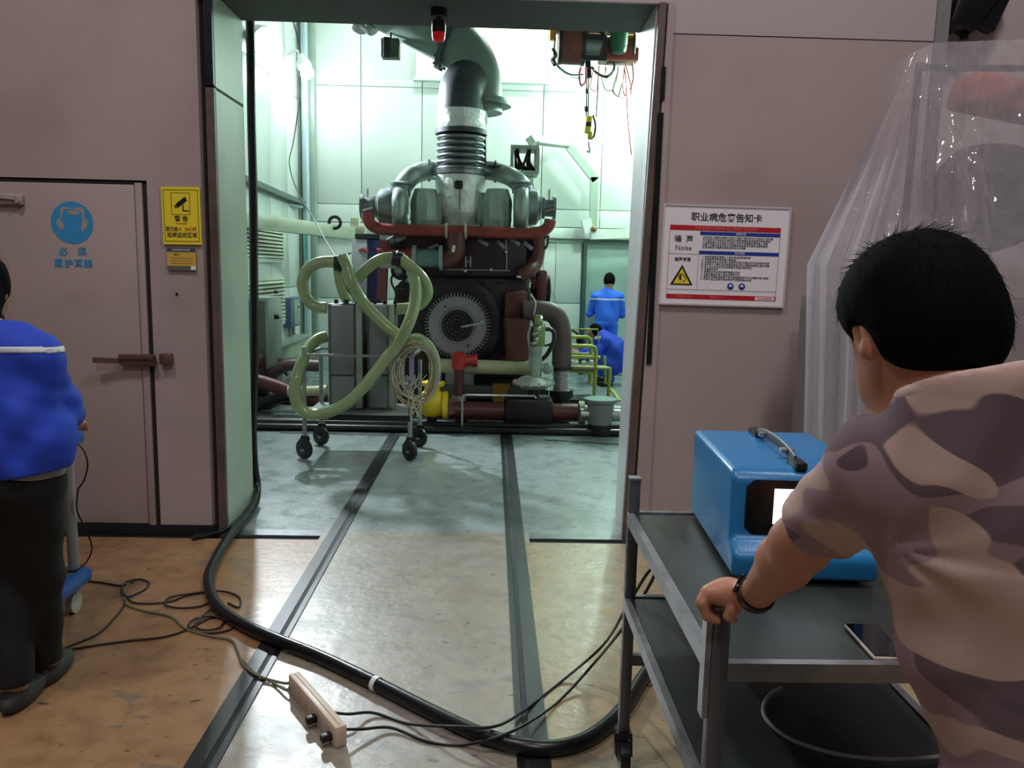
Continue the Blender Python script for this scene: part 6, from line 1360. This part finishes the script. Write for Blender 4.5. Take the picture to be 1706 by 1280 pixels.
# --- standing worker at the far door
Yw = 12.05; c = at(1015, 468, Yw); zf = 0.0; zh = c.z; sc = 1.0
w1 = thing('person', 'worker in bright blue overalls standing with his back turned at the far door', 'person', (c.x, Yw, 0))
xw = at(1011, 520, Yw).x; zS = at(1011, 488, Yw).z; zH = at(1011, 537, Yw).z
def w1_skin(P):
    d = ell(P, (c.x, Yw, zh), (.075, .092, .108)); d = smin(d, ell(P, (c.x+.02, Yw+.08, zh-.03)
    , (.02, .03, .03)), .02); d = smin(d, rc(P, (c.x, Yw-.01, zh-.07), (xw, Yw, zS), .052, .06), .03)
    for s in (-1, 1):
        d = smin(d, ell(P, (c.x+s*.076, Yw, zh-.02), (.01, .018, .028)), .008)
        d = smin(d, rc(P, (xw+s*.2, Yw+.12, zS-.28), (xw+s*.1, Yw+.36, zS-.22), .034, .028), .02); d = smin(d, rc(P, (xw+s*.1, Yw+.36, zS-.22), (xw+s*.08, Yw+.42, zS-.2), .03, .03), .02)
        for i in range(4): q = (xw+s*(.05+.02*i), Yw+.44, zS-.2); d = smin(d, rc(P, q, (q[0], q[1]+.04, q[2]-.03), .01, .009), .005)
        d = smin(d, rc(P, (xw+s*.06, Yw+.38, zS-.19), (xw+s*.03, Yw+.42, zS-.17), .011, .009), .006)
    return smin(d, rc(P, (xw, Yw, zS), (xw, Yw, zH), .08, .09), .04)
surfnet('body', w1_skin, (xw-.36, Yw-.16, zH-.1), (xw+.36, Yw+.54, zh+.14), .011, M_skin, w1)
surfnet('hair', lambda P: smax(smax(ell(P, (c.x, Yw-.01, zh+.012), (.086, .103, .115)), plane(P, (c.x, Yw+.05, zh), (0, 1, -.4)), .02), -plane(P, (c.x, Yw, zh-.075), (0, .4, 1)), .02), (c.x-.14, Yw-.15, zh-.15), (c.x+.14, Yw+.15, zh+.15), .01, M_hair, w1)
def w1_core(P):
    d = ell(P, (xw, Yw, zS-.16), (.185, .125, .24)); d = smin(d, ell(P, (xw, Yw, zH+.08), (.185, .13, .2)), .06); d = smin(d, rc(P, (xw-.16, Yw, zS-.05), (xw+.16, Yw, zS-.05), .072, .072), .05); d = smin(d, rc(P, (xw, Yw, zS), (c.x, Yw, zS+.085), .07, .058), .03)
    for s in (-1, 1): d = smin(d, rc(P, (xw+s*.18, Yw, zS-.06), (xw+s*.25, Yw+.08, zS-.32), .068, .06), .02); d = smin(d, rc(P, (xw+s*.25, Yw+.08, zS-.32), (xw+s*.13, Yw+.3, zS-.24), .06, .048), .02)
    return d+.006*wav(P, (24, 10, 14))
surfnet('jacket', lambda P: smax(w1_core(P), -plane(P, (xw, Yw, zH-.02), (0, 0, 1)), .008), (xw-.38, Yw-.2, zH-.08), (xw+.38, Yw+.4, zS+.12), .012, M_suitl, w1)
surfnet('reflective_tape', lambda P: np.maximum(np.maximum(w1_core(P)-.004, np.abs(P[:, 2]-(zS-.10))-.014), -(w1_core(P)+.006)), (xw-.38, Yw-.2, zS-.16), (xw+.38, Yw+.3, zS-.04), .009, M_refl, w1)
def w1_tr(P):
    d = ell(P, (xw, Yw, zH), (.168, .125, .12))
    for s in (-1, 1): d = smin(d, rc(P, (xw+s*.085, Yw, zH-.05), (xw+s*.1, Yw+.02, .42), .092, .07), .03); d = smin(d, rc(P, (xw+s*.1, Yw+.02, .42), (xw+s*.1, Yw, .1), .07, .06), .03)
    return smax(d, -plane(P, (0, 0, .06), (0, 0, 1)), .004)
surfnet('trousers', w1_tr, (xw-.28, Yw-.2, .03), (xw+.28, Yw+.2, zH+.14), .014, M_suitl, w1)
for s in (-1, 1): surfnet('shoe', lambda P, s=s: shoe(P, xw+s*.1, Yw), (xw+s*.1-.08, Yw-.12, -.01), (xw+s*.1+.08, Yw+.2, .16), .012, M_blackm, w1)
# --- crouching worker
Yq = 11.45; g = at(1013, 590, Yq); w2 = thing('person', 'worker in dark blue overalls crouching behind the yellow green stand', 'person', (g.x, Yq, 0))
hp = at(1022, 605, Yq); sd = at(1004, 566, Yq); hq = at(990, 553, Yq); kn = V(hp.x-.36, Yq-.05, hp.z+.12); an_ = V(hp.x-.05, Yq-.05, .09)
def w2_skin(P):
    d = ell(P, T3(hq), (.092, .076, .10)); d = smin(d, ell(P, T3(hq+V(-.09, 0, -.02)), (.03, .014, .02)), .015); d = smin(d, rc(P, T3(hq+V(.03, 0, -.06)), T3(sd), .05, .06), .03)
    for s in (-1, 1):
        e = sd+V(-.14, s*.2, -.24); h_ = sd+V(-.36, s*.12, -.2); d = smin(d, rc(P, T3(sd+V(0, s*.12, -.03)), T3(e), .042, .036), .02); d = smin(d, rc(P, T3(e), T3(h_), .036, .026), .02); d = smin(d, rc(P, T3(h_), T3(h_+V(-.06, 0, 0)), .028, .028), .02)
        for i in range(4): q = h_+V(-.07, -.025+.018*i, 0); d = smin(d, rc(P, T3(q), T3(q+V(-.045, 0, -.02)), .010, .009), .005)
        d = smin(d, rc(P, T3(h_+V(-.03, 0, .02)), T3(h_+V(-.07, 0, .045)), .011, .009), .006)
    return smin(d, rc(P, T3(sd), T3(hp), .09, .1), .04)
surfnet('body', w2_skin, (hp.x-.75, Yq-.4, hp.z-.2), (hp.x+.25, Yq+.4, hq.z+.14), .012, M_skin, w2)
surfnet('hair', lambda P: smax(ell(P, T3(hq+V(.012, 0, .015)), (.103, .086, .108)), plane(P, T3(hq+V(-.045, 0, 0)), (-1, 0, -.45)), .02), T3(hq-V(.16, .14, .15)), T3(hq+V(.16, .14, .15)), .01, M_hair, w2)
def w2_suit(P):
    d = rc(P, T3(sd), T3(sd.lerp(hp, .5)+V(.06, 0, .03)), .15, .185); d = smin(d, rc(P, T3(sd.lerp(hp, .5)+V(.06, 0, .03)), T3(hp), .185, .185), .05); d = smin(d, rc(P, T3(sd+V(0, -.16, 0)), T3(sd+V(0, .16, 0)), .075, .075), .06)
    for s in (-1, 1):
        e = sd+V(-.14, s*.2, -.24); h_ = sd+V(-.36, s*.12, -.2); d = smin(d, rc(P, T3(sd+V(0, s*.16, -.02)), T3(e), .07, .06), .03); d = smin(d, rc(P, T3(e), T3(e.lerp(h_, .8)), .06, .045), .02)
        k = kn+V(0, s*.13+.05, 0); a_ = an_+V(0, s*.11+.05, 0); d = smin(d, rc(P, T3(hp+V(0, s*.09, -.02)), T3(k), .10, .075), .04); d = smin(d, rc(P, T3(k), T3(a_), .075, .055), .03)
    return smax(d+.008*wav(P, (22, 9, 16)), -plane(P, (0, 0, .06), (0, 0, 1)), .004)
surfnet('overalls', w2_suit, (hp.x-.6, Yq-.42, .03), (hp.x+.32, Yq+.42, sd.z+.24), .014, M_suit, w2)
q = at(996, 563, Yq-.22); MB().box(q+V(0, .02, 0), (.09, .02, .035), Matrix.Rotation(-.2, 3, 'Y'), .006).build('tape_patch', M_refl, w2)
for s in (-1, 1): surfnet('shoe', lambda P, s=s: shoe(P, an_.x-.03, an_.y+s*.11+.05, 1.0, -1, 0), (an_.x-.3, an_.y+s*.11-.06, -.01), (an_.x+.14, an_.y+s*.11+.16, .16), .012, M_blackm, w2)
